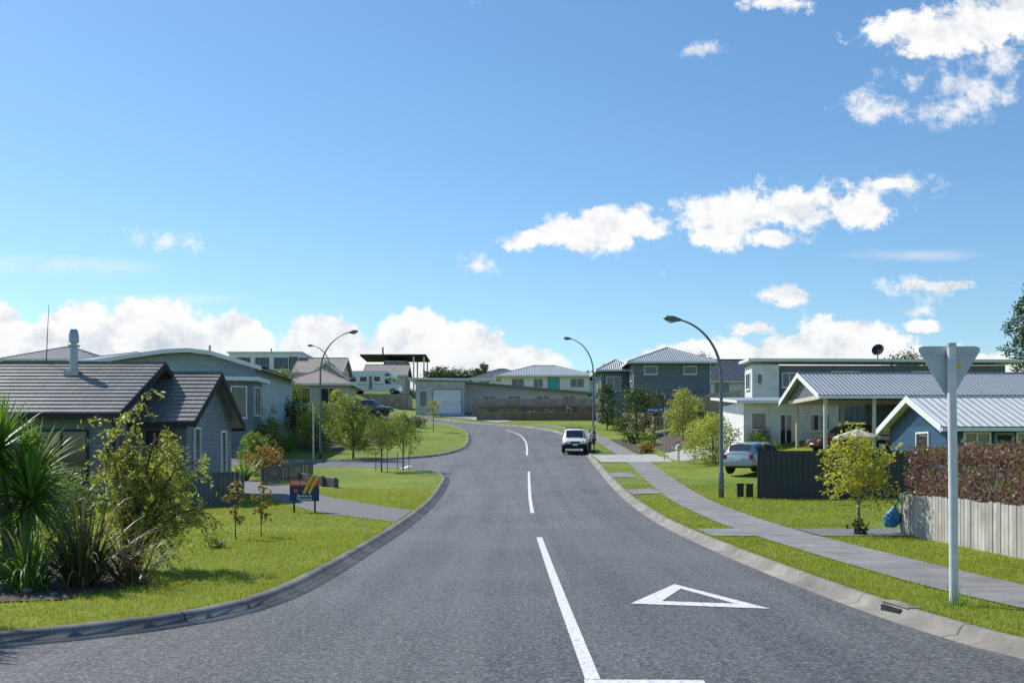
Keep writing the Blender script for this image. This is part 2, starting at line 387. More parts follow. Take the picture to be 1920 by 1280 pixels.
BED=[(-11,15.9),(-6.6,12.6),(-5.5,13.0),(-5.0,14.8),(-5.9,16.6),(-8,18)]
draped('driveway',DRV,G+.015,1.0,'gravel',kind='structure',label='grey gravel driveway')
def apron(y0,y1,xk,x1,mat='concrete',zo=.026,sh=0):
    draped('driveway',[(xk+.03,y0),(x1,y0+sh),(x1,y1+sh),(xk+.03,y1)],G+zo,1.0,mat,kind='structure',label='driveway crossing the verge from the road')
apron(22.9,25.2,4.28,5.3,'pathplain'); apron(22.9,25.2,6.63,9.3,'gravel')
apron(40.5,43,4.55,5.8,'pathplain',sh=.6); apron(64,72,5.35,15,'concrete'); apron(50.5,54,4.8,5.9,'pathplain')
draped('driveway',[(-5.2,119.8),(-1.6,113.6),(0,115.5),(-4.9,125),(-11,125),(-8.5,121.8)],G+.02,1.5,'concrete',kind='structure',label='pale concrete driveway to the garage')
draped('garden_bed',BED,G+.02,.7,'mulch',kind='structure',label='bark mulch garden bed')
draped('garden_bed',[(8.7,73),(13,73),(13,90),(8.3,90)],G+.02,1.2,'mulch',kind='structure',label='bark mulch garden bed')
draped('garden_bed',[(-18,74),(-12.5,76),(-10,84),(-10,97),(-14,108),(-20,104)],G+.02,1.5,'mulch',kind='structure',label='planted hillside garden bed')
# ------------------------------------------------------------ building helpers
class House:
    def __init__(s,name,label,x,y,cat='house',rot=0):
        s.o=(x,y,h(x,y)+G); s.root=empty(name,s.o,rot,label=label,cat=cat)
    def b(s,mb,name,mats,**k): return mb.build(name,mats,s.root,s.o,**k)
    def wall(s,x0,x1,y0,y1,z0,z1,mat,name='wall'):
        mb=MB(); mb.box(x0,x1,y0,y1,z0,z1); return s.b(mb,name,mat)
    def gable(s,x0,x1,y0,y1,ze,zr,mat,wallmat,trim='trim',axis='x',over=.45,eave=.5,n=0,gut=True):
        T=(lambda p:p) if axis=='x' else (lambda p:(p[1],p[0],p[2]))
        ym=(y0+y1)/2; sl=(zr-ze)/((y1-y0)/2); t=.10
        for xx in (x0,x1):
            mb=MB(); mb.poly([T((xx,y0,ze)),T((xx,y1,ze)),T((xx,ym,zr))]); s.b(mb,'gable_wall',wallmat)
        mb=MB(); zl=ze-sl*eave; a=x0-over;bx=x1+over
        for sg,ye in ((1,y0-eave),(-1,y1+eave)):
            def P(x,k,dz=0): return T((x,ye+(ym-ye)*k,zl+(zr-zl)*k+t+dz))
            if n:
                for i in range(n):
                    k0=i/n;k1=(i+1)/n; st=.04
                    mb.poly([P(a,k0,st),P(bx,k0,st),P(bx,k1,0),P(a,k1,0)][::sg])
                    mb.poly([P(a,k0,0 if i else -.02),P(bx,k0,0 if i else -.02),P(bx,k0,st),P(a,k0,st)][::sg])
                    for xx in (a,bx): mb.poly([P(xx,k0,0),P(xx,k0,st),P(xx,k1,0)])
            else: mb.poly([P(a,0),P(bx,0),P(bx,1),P(a,1)][::sg])
            mb.poly([P(a,0,-t),P(bx,0,-t),P(bx,1,-t),P(a,1,-t)][::-sg])
        roof=s.b(mb,'roof',mat)
        mb=MB(); mb.tube([T((a,ym,zr+t+.01)),T((bx,ym,zr+t+.01))],.08,6); mb.build('ridge_cap',mat,roof,s.o)
        for ye in (y0-eave,y1+eave):
            for xx in (a,bx):
                mb=MB(); dx=.03 if xx==bx else -.03
                q=[(xx,ye,zl-.12),(xx,ye,zl+t+.05),(xx,ym,zr+t+.05),(xx,ym,zr-.12)]
                mb.prism([T(p) for p in q],Vector(T((dx,0,0)))); s.b(mb,'barge_board',trim)
        if gut:
            for ye,sg in ((y0-eave,-1),(y1+eave,1)):
                mb=MB(); mb.box(a,bx,min(ye,ye+sg*.12),max(ye,ye+sg*.12),zl-.08,zl+.06,T=T); s.b(mb,'gutter',trim)
        return roof
    def hip(s,x0,x1,y0,y1,ze,zr,mat,trim='trim',e=.6):
        x0-=e;x1+=e;y0-=e;y1+=e; w=x1-x0;d=y1-y0; t=.02
        if w>=d: r0=(x0+d/2,(y0+y1)/2,zr); r1=(x1-d/2,(y0+y1)/2,zr)
        else: r0=((x0+x1)/2,y0+w/2,zr); r1=((x0+x1)/2,y1-w/2,zr)
        A=(x0,y0,ze+t);B=(x1,y0,ze+t);C=(x1,y1,ze+t);D=(x0,y1,ze+t); mb=MB()
        if w>=d: fs=[[A,B,r1,r0],[B,C,r1],[C,D,r0,r1],[D,A,r0]]
        else: fs=[[A,B,r0],[B,C,r1,r0],[C,D,r1],[D,A,r0,r1]]
        for f in fs: mb.poly(f)
        mb.poly([D,C,B,A]); roof=s.b(mb,'roof',mat)
        for p,r in ((A,r0),(D,r0 if w>=d else r1),(B,r1 if w>=d else r0),(C,r1)):
            mb=MB(); mb.tube([p,r],.07,6); mb.build('ridge_cap',mat,roof,s.o)
        if (Vector(r0)-Vector(r1)).length>.3: mb=MB(); mb.tube([r0,r1],.08,6); mb.build('ridge_cap',mat,roof,s.o)
        mb=MB(); g=.12
        mb.box(x0-g,x1+g,y0-g,y0-.003,ze-.16,ze+.03); mb.box(x0-g,x1+g,y1+.003,y1+g,ze-.16,ze+.03)
        mb.box(x0-g,x0-.003,y0-.003,y1+.003,ze-.16,ze+.03); mb.box(x1+.003,x1+g,y0-.003,y1+.003,ze-.16,ze+.03)
        s.b(mb,'gutter',trim)
    def slab(s,x0,x1,y0,y1,z,mat,trim='trim',t=.25,name='roof'):
        mb=MB(); c=[(x0,y0,z[0]),(x1,y0,z[1]),(x1,y1,z[2]),(x0,y1,z[3])]
        mb.poly([(a,b,k+.005) for a,b,k in c]); r=s.b(mb,name,mat)
        mb=MB(); lo=[(a,b,k-t) for a,b,k in c]
        for i in range(4): j=(i+1)%4; mb.poly([lo[i],lo[j],c[j],c[i]])
        mb.poly(lo[::-1]); s.b(mb,'fascia',trim)
        return r
    def window(s,side,pl,a,bb,z0,z1,mul=1,trim='trim',sill=True,name='window'):
        sg=-1 if side in 'SW' else 1
        if side in 'SN': T=lambda u,w,z:(u,pl+sg*w,z)
        else: T=lambda u,w,z:(pl+sg*w,u,z)
        def bx(mb,u0,u1,w0,w1,q0,q1): mb.box(u0,u1,w0,w1,q0,q1,T=lambda p:T(p[0],p[1],p[2]))
        f=.07; mb=MB()
        bx(mb,a-f,bb+f,.0,.06,z1,z1+f); bx(mb,a-f,bb+f,.0,.06,z0-f,z0); bx(mb,a-f,a,.0,.06,z0,z1); bx(mb,bb,bb+f,.0,.06,z0,z1)
        for i in range(1,mul+1):
            u=a+(bb-a)*i/(mul+1); bx(mb,u-.03,u+.03,.0,.05,z0,z1)
        w=s.b(mb,name,trim)
        mb=MB(); mb.poly([T(a,.012,z0),T(bb,.012,z0),T(bb,.012,z1),T(a,.012,z1)]); mb.build('pane','glass',w,s.o)
        if sill:
            mb=MB(); bx(mb,a-.12,bb+.12,.0,.12,z0-f-.05,z0-f-.002); mb.build('sill',trim,w,s.o)
    def door(s,side,pl,a,bb,z0,z1,mat,name='door'):
        sg=-1 if side in 'SW' else 1
        if side in 'SN': T=lambda p:(p[0],pl+sg*p[1],p[2])
        else: T=lambda p:(pl+sg*p[1],p[0],p[2])
        mb=MB(); mb.box(a,bb,0,.04,z0,z1,T=T); d=s.b(mb,name,mat)
        mb=MB(); mb.box(a-.1,a-.002,0,.06,z0,z1,T=T); mb.box(bb+.002,bb+.1,0,.06,z0,z1,T=T); mb.box(a-.1,bb+.1,0,.06,z1+.002,z1+.1,T=T)
        mb.build('door_frame','greytrim',d,s.o)
        mb=MB(); mb.box(bb-.15,bb-.1,.04,.09,(z0+z1)/2-.1,(z0+z1)/2+.1,T=T); mb.build('handle','steel',d,s.o)
    def pipe(s,x,y,z0,z1,mat='trim',r=.05):
        mb=MB(); mb.tube([(x,y,z0),(x,y,z1)],r,8); s.b(mb,'downpipe',mat)
# --- house: dark weatherboard with tiled gables
H=House('weatherboard_house','slate grey weatherboard house with dark tiled gable roofs',-14,37)
H.wall(-28,-12.8,34.1,41.9,-.3,3.3,'darkboard')
H.gable(-28,-12.8,34.1,41.9,3.30,5.0,'tile','darkboard','darktrim',n=14)
H.wall(-12.8+.004,-11,36.1,41.8,-.3,3.15,'darkboard')
H.gable(-16.5,-11,36.1,41.8,3.15,4.72,'tile','darkboard','darktrim',n=12,over=.4)
H.window('E',-11,36.9,37.5,1.0,2.75,0,'trim'); H.window('E',-11,40.3,40.9,1.0,2.7,0,'trim')
H.window('S',34.1,-15.2,-13.6,1.1,2.6,1,'darktrim'); H.window('S',34.1,-19,-17,1.1,2.6,1,'darktrim')
H.window('S',36.1,-12.3,-11.5,1.1,2.6,0,'darktrim')
H.pipe(-12.7,34.0,.1,3.0,'darktrim')
mb=MB(); mb.tube([(-15.2,37,4.3),(-15.2,37,5.6),(-15.2,37,5.601),(-15.2,37,5.66),(-15.2,37,5.661),(-15.2,37,5.74),(-15.2,37,5.741),(-15.2,37,6.0),(-15.2,37,6.2)],[.13,.13,.2,.2,.1,.1,.17,.17,.12],14); H.b(mb,'chimney_flue','steel',smooth=2)
mb=MB(); mb.box(-15.45,-14.95,36.75,37.25,4.3,4.75); H.b(mb,'flashing','steel')
mb=MB(); mb.tube([(-16.6,38,5.0),(-16.5,38,7.2)],[.02,.008],6); H.b(mb,'antenna','darktrim')
# --- blue grey house, shallow curved gable
H=House('two_storey_house','pale blue-grey weatherboard house with shallow roof and white fascia',-21,75)
H.wall(-26.2,-16.9,70,82,1.5,7.6,'bluegrey')
mb=MB(); pr=[(-27.5,7.85),(-25,8.25),(-22.5,8.6),(-21,8.68),(-19.5,8.5),(-18,8.05),(-16.2,7.5)]
for i in range(6):
    a,b=pr[i],pr[i+1]; mb.poly([(a[0],69,a[1]+.02),(b[0],69,b[1]+.02),(b[0],83,b[1]+.02),(a[0],83,a[1]+.02)])
H.b(mb,'roof','metalroof')
mb=MB()
mb.prism([(p[0],68.97,p[1]-.22) for p in pr]+[(p[0],68.97,p[1]+.05) for p in pr[::-1]],(0,.05,0))
H.b(mb,'fascia','trim')
mb=MB()
for i in range(6):
    a,b=pr[i],pr[i+1]; mb.poly([(a[0],69.02,a[1]-.2),(b[0],69.02,b[1]-.2),(b[0],83,b[1]-.2),(a[0],83,a[1]-.2)])
H.b(mb,'soffit','greytrim')
mb=MB(); mb.poly([(-26.2,69.99,7.5)]+[(-26.2,69.99,7.9)]+[(p[0],69.99,p[1]-.2) for p in pr[1:-1]]+[(-16.9,69.99,7.5)]); H.b(mb,'gable_wall','bluegrey')
H.wall(-19.6,-16.4,67.4,69.98,1.5,6.6,'greyclad'); H.slab(-20,-15.9,66.8,70.2,(6.8,6.7,6.7,6.8),'metalroof','trim')
H.window('S',67.4,-19.2,-18.0,4.2,6.1,0,'trim'); H.window('S',67.4,-17.7,-16.8,4.2,6.1,0,'trim')
H.window('E',-16.4,67.9,69.4,4.4,6.1,1,'trim'); H.window('S',70,-25.5,-23.5,5.6,6.7,1,'trim'); H.window('S',70,-22.6,-21,5.6,6.7,1,'trim')
mb=MB(); mb.tube([(-20.4,72,8.4),(-20.4,72,9.2)],.08,8); H.b(mb,'vent_pipe','steel')
# --- far left hip roofs
H=House('hip_roof_house','low grey hip-roofed house on the ridge',-52,120)
H.wall(-56,-46,118,127,7,12.2,'beige'); H.hip(-56,-46,118,127,12.3,14.1,'darkroof','trim'); H.window('S',118,-54,-52,10.4,11.7); H.window('S',118,-50,-48,10.4,11.7)
H=House('hip_roof_house','grey hip-roofed house behind neighbouring roofs',-40,112)
H.wall(-44,-35,108,118,7,11.2,'lightgrey'); H.hip(-44,-35,108,118,11.3,12.6,'metalroof','trim'); H.window('S',108,-42,-40,9.6,10.8); H.window('S',108,-38.5,-37,9.6,10.8)
# --- white modern
H=House('modern_house','white flat-roofed two-storey modern house with dark windows',-30,133)
H.wall(-34.5,-25.7,130,139,8,14.1,'white'); H.slab(-34.7,-25.5,129.8,139.2,(14.3,14.3,14.2,14.2),'greytrim','trim',t=.18)
for a in (-33.5,-31.2,-28.9): H.window('S',130,a,a+1.5,12.4,13.5,1,'darktrim')
H.window('S',130,-27.1,-26.2,12,13.6,0,'darktrim')
mb=MB(); mb.tube([(-30,133,14.2),(-30,133,15)],.1,8); H.b(mb,'vent_pipe','steel')
# --- beige houses
H=House('brown_roof_house','beige house with brown tiled hip roof',-18.5,98)
H.wall(-20.2,-14.8,95,101,4,8.1,'beige'); H.hip(-20.2,-14.8,95,101,8.1,9.6,'browntile','trim'); H.window('S',95,-19.5,-18,6.4,7.7); H.window('S',95,-17,-15.6,6.4,7.7)
H=House('brown_roof_house','beige gabled house with brown tile roof on the slope',-24,128)
H.wall(-25.5,-20.4,126,134,8,11.6,'beige'); H.gable(-25.5,-20.4,126,134,11.6,13.4,'browntile','beige','trim'); H.window('S',126,-24.8,-23,9.9,11.1)
H.wall(-22.6,-19.9,122,125.99,8,11.2,'beige'); H.gable(122,127,-22.6,-19.9,11.2,12.3,'browntile','beige','trim',axis='y')
H.window('S',122,-22.0,-20.6,9.6,10.8)
H=House('brown_roof_house','beige house with light brown roof behind parked camper',-20,176)
H.wall(-24,-17.5,174,182,9,14.8,'beige'); H.gable(-24,-17.5,174,182,14.8,16.6,'browntile','beige','trim'); H.window('S',174,-21,-19,13,14.2)
# --- pergola house
H=House('pergola_house','dark house with flat roofed open terrace on posts',-16,190)
H.wall(-22.5,-18.5,187,194,9,18.2,'greyclad'); H.slab(-26.5,-15,186,195,(19.2,19.2,18.9,18.9),'darktrim','darktrim',t=.3)
for x in (-15.4,-17.2): 
    for y in (186.5,194):
        mb=MB(); mb.box(x-.12,x+.12,y-.12,y+.12,9,18.58 if y>190 else 18.85); H.b(mb,'post','trim')
H.window('S',187,-22,-20.8,16.6,18); H.window('S',187,-20.3,-19,16.6,18)
mb=MB(); mb.tube([(-23,190,19.0),(-23,190,20.8)],.14,8); H.b(mb,'chimney_flue','darktrim')
# --- garage house
H=House('garage_house','light grey flat-roofed house with white garage door',-8,128)
H.wall(-11.3,-5.6,125,134,5,10.4,'lightgrey'); H.slab(-12.1,-5.2,124.2,135,(10.75,10.65,10.65,10.75),'brownroof','trim',t=.22)
H.door('S',125,-9.2,-5.95,6.6,9.35,'garage','garage_door'); H.window('S',125,-10.8,-10,7.4,9.2,0)
H.wall(-5.596,9.2,129.5,137,5,9.2,'lightgrey'); H.slab(-5.2,9.9,128.6,138,(10.6,9.3,9.3,10.6),'brownroof','greytrim',t=.2)
mb=MB(); mb.poly([(-5.59,129.49,9.1),(9.2,129.49,9.1),(9.2,129.49,9.2),(-5.59,129.49,10.4)]); H.b(mb,'gable_wall','lightgrey')
for a in (-3.5,-.5,3,6.2): H.window('S',129.49,a,a+1.5,7.6,8.9,1)
# --- back hips
H=House('dark_roof_house','house with charcoal hip roof and pale walls',-1,165)
H.wall(-6,3,160,168,8,13.1,'white'); H.hip(-6,3,160,168,13.1,14.9,'darkroof','trim'); H.window('S',160,-5,-3.4,11.6,12.7); H.window('S',160,-1,1,11.6,12.7)
H=House('pale_roof_house','white house with light grey hip roof and teal door',5,150)
H.wall(-1.5,10.6,146,155,7,12.5,'white'); H.hip(-1.5,10.6,146,155,12.55,14.3,'metalroof','trim',e=.8)
H.window('S',146,0,1.6,11.0,12.1); H.window('S',146,8,9.8,11.0,12.1); H.door('S',146,5.0,6.4,10.2,12.2,'teal'); H.window('S',146,3,4.2,11,12.1)
H.wall(10.604,14.5,149,156,7,12.0,'white'); H.hip(10.8,14.5,149,156,12.0,13.2,'metalroof','trim')
# --- two storey grey
H=House('two_storey_house','dark grey two-storey house with pale hip roof',15.5,108)
H.wall(12.0,19.6,105,114,3.5,10.8,'greyclad'); H.hip(12.0,19.6,105,114,10.9,12.7,'metalroof','trim',e=.65)
H.window('S',105,13.05,14.25,9.75,10.45,0); H.window('S',105,16.95,18.1,9.75,10.45,0)
H.wall(9.2,11.996,110,117,3.5,10.3,'greyclad'); H.hip(9.2,12.4,110,117,10.5,11.7,'metalroof','trim',e=.5); H.window('W',9.2,111.5,113.5,8.6,9.8,1); H.window('S',110,9.8,11.2,8.4,9.8,1)
H.window('W',12.0,106.3,107.6,9.2,10.2,0); H.wall(9.6,11.996,107,109.99,3.5,8,'greyclad'); H.pipe(19.5,104.9,5.5,10.8)
H.window('S',105,13.2,15,6.6,7.7,1)
# --- tile roof house behind
H=House('tile_roof_house','house with dark tiled gable roof and pale walls',26,122)
H.wall(21.5,30,119,127,5,10.2,'whiteboard'); H.gable(21.5,30,119,127,10.2,12.6,'darkroof','whiteboard','trim')
H.window('S',119,22.6,24.2,8.6,9.8); H.window('S',119,26,28,8.6,9.8)
# --- long grey two storey
H=House('long_house','long slate grey two-storey house with white-edged flat roof',26,82)
H.wall(19.9,37,80,84,2.5,8.5,'greyclad'); H.wall(17.9,19.896,79.5,82,2.5,8.5,'whiteboard')
H.slab(17.5,38,78.9,82.3,(8.95,8.85,8.9,8.98),'darkroof','trim',t=.2)
H.window('S',80,20.3,21.3,6.9,7.9,1); H.window('S',80,24,26,7.1,8,1); H.window('S',80,30,32,7.1,8,1); H.window('W',17.9,80.2,81.4,6.8,7.9,1)
H.window('S',79.5,18.3,18.6,7.1,7.8,0)
mb=MB(); ns=18
mb.tube([(27.6,80.5,8.9),(27.6,80.5,9.6)],.04,8)
c0=Vector((27.6,80.35,9.65)); ax=Vector((-.55,-.75,.35)).normalized(); ua=ax.cross(Vector((0,0,1))).normalized(); va=ax.cross(ua)
base=len(mb.v); radi=[(.02,0),(.2,.03),(.36,.1),(.46,.17)]
for rr,dd in radi:
    for k in range(ns):
        t=2*math.pi*k/ns; mb.v.append(tuple(c0+ax*dd+(ua*math.cos(t)+va*math.sin(t))*rr))
for i in range(3):
    for k in range(ns): mb.f.append((base+i*ns+k,base+i*ns+(k+1)%ns,base+(i+1)*ns+(k+1)%ns,base+(i+1)*ns+k)); mb.m.append(0)
mb.tube([c0-va*.1,c0+ax*.45],.015,6); H.b(mb,'satellite_dish','darktrim')
# --- carport
H=House('carport_house','open carport with grey ribbed metal gable roof on cream posts',22,58)
H.gable(15.9,42,54.6,61.6,4.95,6.15,'metalroof','greyclad','trim',over=.35,eave=.5)
for x,y in ((16.1,54.8),(18.6,54.8),(21.8,54.8),(16.4,61.3),(19,61.3),(25,54.8)):
    mb=MB(); mb.box(x-.08,x+.08,y-.08,y+.08,h(x,y),4.93); H.b(mb,'post','postwood')
for q in ((15.9,42,54.7,54.9,4.72,4.95),(15.9,42,61.2,61.4,4.72,4.95),(15.85,16.05,54.9,61.2,4.72,4.93)):
    mb=MB(); mb.box(*q); H.b(mb,'beam','postwood')
H.wall(24,42,56.5,61.15,.5,4.7,'greyclad'); H.wall(20.4,23.9,61.42,61.6,.5,4.9,'greyclad')
# --- white cottage
H=House('white_house','cream weatherboard house with small grey lean-to roof',16,67)
H.wall(13.9,19.6,64,71,.8,5.0,'whiteboard'); H.slab(13.3,20.2,63.1,71.5,(5.05,5.05,5.65,5.65),'metalroof','trim',t=.16)
H.window('S',64,16.1,16.75,2.3,4.2,1); H.window('S',64,17.9,19.0,3.3,4.2,1); H.window('S',64,14.4,15.2,3.4,4.3,0)
# --- blue house
H=House('blue_house','navy blue weatherboard house with pale ribbed metal roof',18,43)
H.wall(16.5,30,40.5,46.6,0,3.0,'blue'); H.gable(16.5,30,40.5,46.6,3.0,4.1,'paleroof','blue','trim',over=.4,eave=.5)
H.window('S',40.5,17.2,18.1,.9,2.65,1); H.window('S',40.5,19.2,20.4,.9,2.65,1); H.window('S',40.5,22,23,.9,2.65,1)
H.window('W',16.5,42.2,43.4,1.6,2.7,0); H.door('S',40.5,18.4,18.95,.15,2.6,'darktrim')
# ------------------------------------------------------------ fences
def fence(name,label,p0,p1,ht,mat,pw=.14,gap=.012,jit=.02,th=.02):
    p0=Vector(p0);p1=Vector(p1); d=(p1-p0); Ln=d.length; d/=Ln; nrm=Vector((-d.y,d.x))
    z0=h(p0.x,p0.y)+G; root=empty(name,(p0.x,p0.y,z0),label=label,cat='fence'); o=(p0.x,p0.y,z0)
    mb=MB(); n=int(Ln/(pw+gap))
    for i in range(n):
        a=p0+d*(i*(pw+gap)); b=a+d*pw; za=h(a.x,a.y)+G-.02; t=ht+RD.uniform(-jit,jit); k=RD.uniform(-.006,.006)
        q=[(a.x+nrm.x*k,a.y+nrm.y*k,za),(b.x+nrm.x*k,b.y+nrm.y*k,za),(b.x+nrm.x*k,b.y+nrm.y*k,za+t),(a.x+nrm.x*k,a.y+nrm.y*k,za+t-RD.uniform(0,jit*.4))]
        mb.prism(q,(nrm.x*th,nrm.y*th,0))
    mb.build('palings',mat,root,o)
    m=max(2,int(Ln/2.2)+1)
    for i in range(m):
        mb=MB(); a=p0+d*(Ln*i/(m-1)); q=nrm*(.075)
        c=[(a.x+q.x+sx*d.x*.05+sy*nrm.x*.04,a.y+q.y+sx*d.y*.05+sy*nrm.y*.04) for sx,sy in ((-1,-1),(1,-1),(1,1),(-1,1))]
        mb.prism([(x,y,h(a.x,a.y)) for x,y in c],(0,0,ht-.02+G)); mb.build('post',mat,root,o)
    for fz in (.2,.85):
        mb=MB(); mb.tube([(p0.x+d.x*Ln*i/(m-1)+nrm.x*.045,p0.y+d.y*Ln*i/(m-1)+nrm.y*.045,h(p0.x+d.x*Ln*i/(m-1),p0.y+d.y*Ln*i/(m-1))+G+ht*fz) for i in range(m)],.03,4); mb.build('rail',mat,root,o)
    return root
fence('paling_fence','low weathered pale timber paling fence beside the footpath',(8.65,23.8),(8.72,9.5),.93,'palewood',jit=.022)
fence('paling_fence','dark grey timber paling fence before the weatherboard house',(-10.9,34.2),(-8.7,34.4),1.15,'greywood',jit=.015)
fence('steel_fence','black ribbed steel panel fence across the lawn',(8.95,38.6),(16,38.8),1.75,'blackmetal',pw=.8,gap=.0,jit=.0,th=.03)
fence('paling_fence','brown timber boundary fence below the two-storey house',(12.3,92),(20,92.5),1.8,'brownwood')
fence('paling_fence','brown timber fence above the retaining terraces',(-4.6,124.2),(9.6,124.2),2.0,'brownwood')
fence('paling_fence','tall brown timber side fence by the shrubs',(10.2,99),(12.2,92.2),1.7,'brownwood')
fence('paling_fence','grey timber fence beside the long house',(20.5,76),(30,76),1.7,'greywood')
fence('paling_fence','brown timber fence on the hillside garden',(-26,84),(-13.5,100),1.3,'brownwood')
fence('timber_railing','dark timber railing beside the driveway',(-10.6,45.6),(-9.4,50.5),.8,'greywood',pw=.1,gap=.06)
# retaining terraces
root=empty('retaining_wall',(2,117,h(2,117)),label='brown timber retaining wall terraces holding garden beds',cat='retaining wall'); o=tuple(root.location)
for nm,mt,q in (('lower_terrace','retain',(-3.9,9.2,117.2,120.6,4.5,6.35)),('upper_terrace','retain',(-3.9,9.2,120.603,124,4.5,7.25)),('capping_rail','brownwood',(-3.95,9.25,117.1,117.35,6.352,6.42)),('capping_rail','brownwood',(-3.95,9.25,120.5,120.75,7.252,7.32)),('soil','mulch',(-3.7,9.0,117.5,120.4,6.353,6.385)),('soil','mulch',(-3.7,9.0,120.9,123.8,7.253,7.285))):
    mb=MB(); mb.box(*q); mb.build(nm,mt,root,o)
root=empty('retaining_wall',(-9,46,h(-9,46)),label='low dark timber retaining wall at driveway edge',cat='retaining wall'); o=tuple(root.location)
mb=MB(); mb.prism([(-9.3,46.6,.3),(-7.3,44.2,.3),(-7.3,44.2,.85),(-9.3,46.6,1.05)],(.1,.1,0)); mb.build('boards','greywood',root,o)
for i in range(4):
    t=i/3; x=-9.3+2*t; y=46.6-2.4*t; mb=MB(); mb.box(x-.05,x+.05,y-.13,y-.02,.3,1.1-.2*t); mb.build('post','greywood',root,o)
# ------------------------------------------------------------ foliage
def leafquads(C,size,aspect=.45,droop=0,jit=.4,up=0):
    n=len(C); t=NR.normal(size=(n,3)); 
    t[:,2]=t[:,2]*.7-droop+up; t/=np.linalg.norm(t,axis=1)[:,None]
    r=NR.normal(size=(n,3)); b=np.cross(t,r); b/=np.linalg.norm(b,axis=1)[:,None]
    l=size*(1+NR.uniform(-jit,jit,n))[:,None]*.5; w=l*aspect
    V=np.stack([C-t*l,C+b*w-t*l*.1,C+t*l,C-b*w-t*l*.1],1).reshape(-1,3)
    F=np.arange(4*n).reshape(-1,4); return V,F
def crown_pts(cs,n,shell=.45):
    vol=np.array([c[3]*c[4]*c[5] for c in cs])**.75; idx=NR.choice(len(cs),n//9+1,p=vol/vol.sum()); A=np.array(cs)[idx]
    d=NR.normal(size=(len(idx),3)); d/=np.linalg.norm(d,axis=1)[:,None]
    r=NR.uniform(shell**3,1.15,len(idx))**(1/3)
    c=A[:,:3]+d*A[:,3:6]*r[:,None]
    sp=np.repeat(A[:,3:6].mean(1)*.16,9)[:,None]
    return np.repeat(c,9,0)+NR.normal(size=(len(c)*9,3))*sp
def tree(name,label,x,y,ht,w,mat,n=4000,leaf=.12,clumps=9,base=.3,bark='bark',tr=.06,droop=0,cat='tree',aspect=.45,zg=None,lean=0,multi=1,shape='round',group=None):
    z=(h(x,y)+G) if zg is None else zg; root=empty(name,(x,y,z),label=label,cat=cat,group=group)
    cs=[];r=w/2; mb=MB()
    H0=ht*base
    for i in range(clumps):
        f=(i+.5)/clumps; zz=H0+(ht-H0)*(.12+.8*f)
        rr=r*.72*math.sqrt(max(.05,1-(2*f-.95)**2*.85))
        a=i*2.4+RD.uniform(-.5,.5); k=RD.uniform(.45,1.1)
        cr=(r*.42*RD.uniform(.65,1.3))
        cs.append((rr*k*math.cos(a)+lean*f,rr*k*math.sin(a),zz,cr,cr,cr*.78))
    cs.append((lean*.9,0,ht-r*.28,r*.35,r*.35,r*.3))
    for m in range(multi):
        a0=m*2.1; bx=.06*math.cos(a0)*(multi>1); by=.06*math.sin(a0)*(multi>1)
        top=(lean*.6+bx*4,by*4,ht*.75)
        pth=[(bx,by,-.1),(bx*1.6+.02*RD.uniform(-1,1),by*1.6,H0*.6),(bx*2+lean*.3,by*2,H0+(ht-H0)*.35),top]
        mb.tube(pth,[tr*1.25,tr,tr*.75,tr*.2],8)
    for c in cs:
        zs=H0*.8+(c[2]-H0)*.35; mb.tube([(lean*.15,0,zs),(c[0]*.5+RD.uniform(-.05,.05),c[1]*.5,(zs+c[2])/2),(c[0],c[1],c[2]+c[5]*.3)],[tr*.45,tr*.3,tr*.08],5)
    mb.build('trunk',bark,root,smooth=True)
    C=crown_pts(cs,n); C=C[C[:,2]>.03]
    V,F=leafquads(C,leaf,aspect,droop); np_mesh('crown',V,F,mat,root)
    return root
def shrub(name,label,x,y,ht,w,mat,n=2500,leaf=.11,cat='shrub',zg=None,**k):
    return tree(name,label,x,y,ht,w,mat,n,leaf,k.pop('clumps',10),k.pop('base',.02),cat=cat,zg=zg,multi=3,tr=k.pop('tr',.03),**k)
def strap(V,F,o,az,el,ln,wd,droop,seg=6,fold=.25):
    d=np.array([math.cos(az)*math.cos(el),math.sin(az)*math.cos(el),math.sin(el)]); side=np.array([-math.sin(az),math.cos(az),0])
    p=np.array(o,float); b=len(V)
    for i in range(seg+1):
        t=i/seg; w=wd*(.55+.9*t if t<.3 else (1-((t-.3)/.7)**1.6)*.82)*.5+.001
        up=np.cross(side,d); V.append(p-side*w+up*w*fold); V.append(p-up*w*fold*.5); V.append(p+side*w+up*w*fold)
        p=p+d*ln/seg; d=d+np.array([0,0,-droop/seg*(.5+1.5*t)]); d/=np.linalg.norm(d)
        if i: 
            q=b+3*i; F.append((q-3,q-2,q+1,q)); F.append((q-2,q-1,q+2,q+1))
def yucca(name,label,x,y,heads,stem,mat='yucca',n=110,ln=.8,wd=.06):
    z=h(x,y)+G; root=empty(name,(x,y,z),label=label,cat='plant')
    mb=MB()
    for hx,hy,hz,s in heads: mb.tube([(0,0,-.1),(hx*.4,hy*.4,hz*.45),(hx,hy,hz)],[stem*1.3,stem,stem*.8],9)
    mb.build('trunk','barkpale',root,smooth=True)
    V=[];F=[]
    for hx,hy,hz,s in heads:
        for i in range(int(n*s)):
            f=i/(n*s); el=math.radians(85-125*f+RD.uniform(-12,12)); az=i*2.39996+RD.uniform(-.2,.2)
            strap(V,F,(hx+.04*math.cos(az),hy+.04*math.sin(az),hz+.18*(1-f)),az,el,ln*s*RD.uniform(.8,1.1),wd,.15+.4*f+RD.uniform(0,.25))
    np_mesh('crown',V,F,mat,root); return root
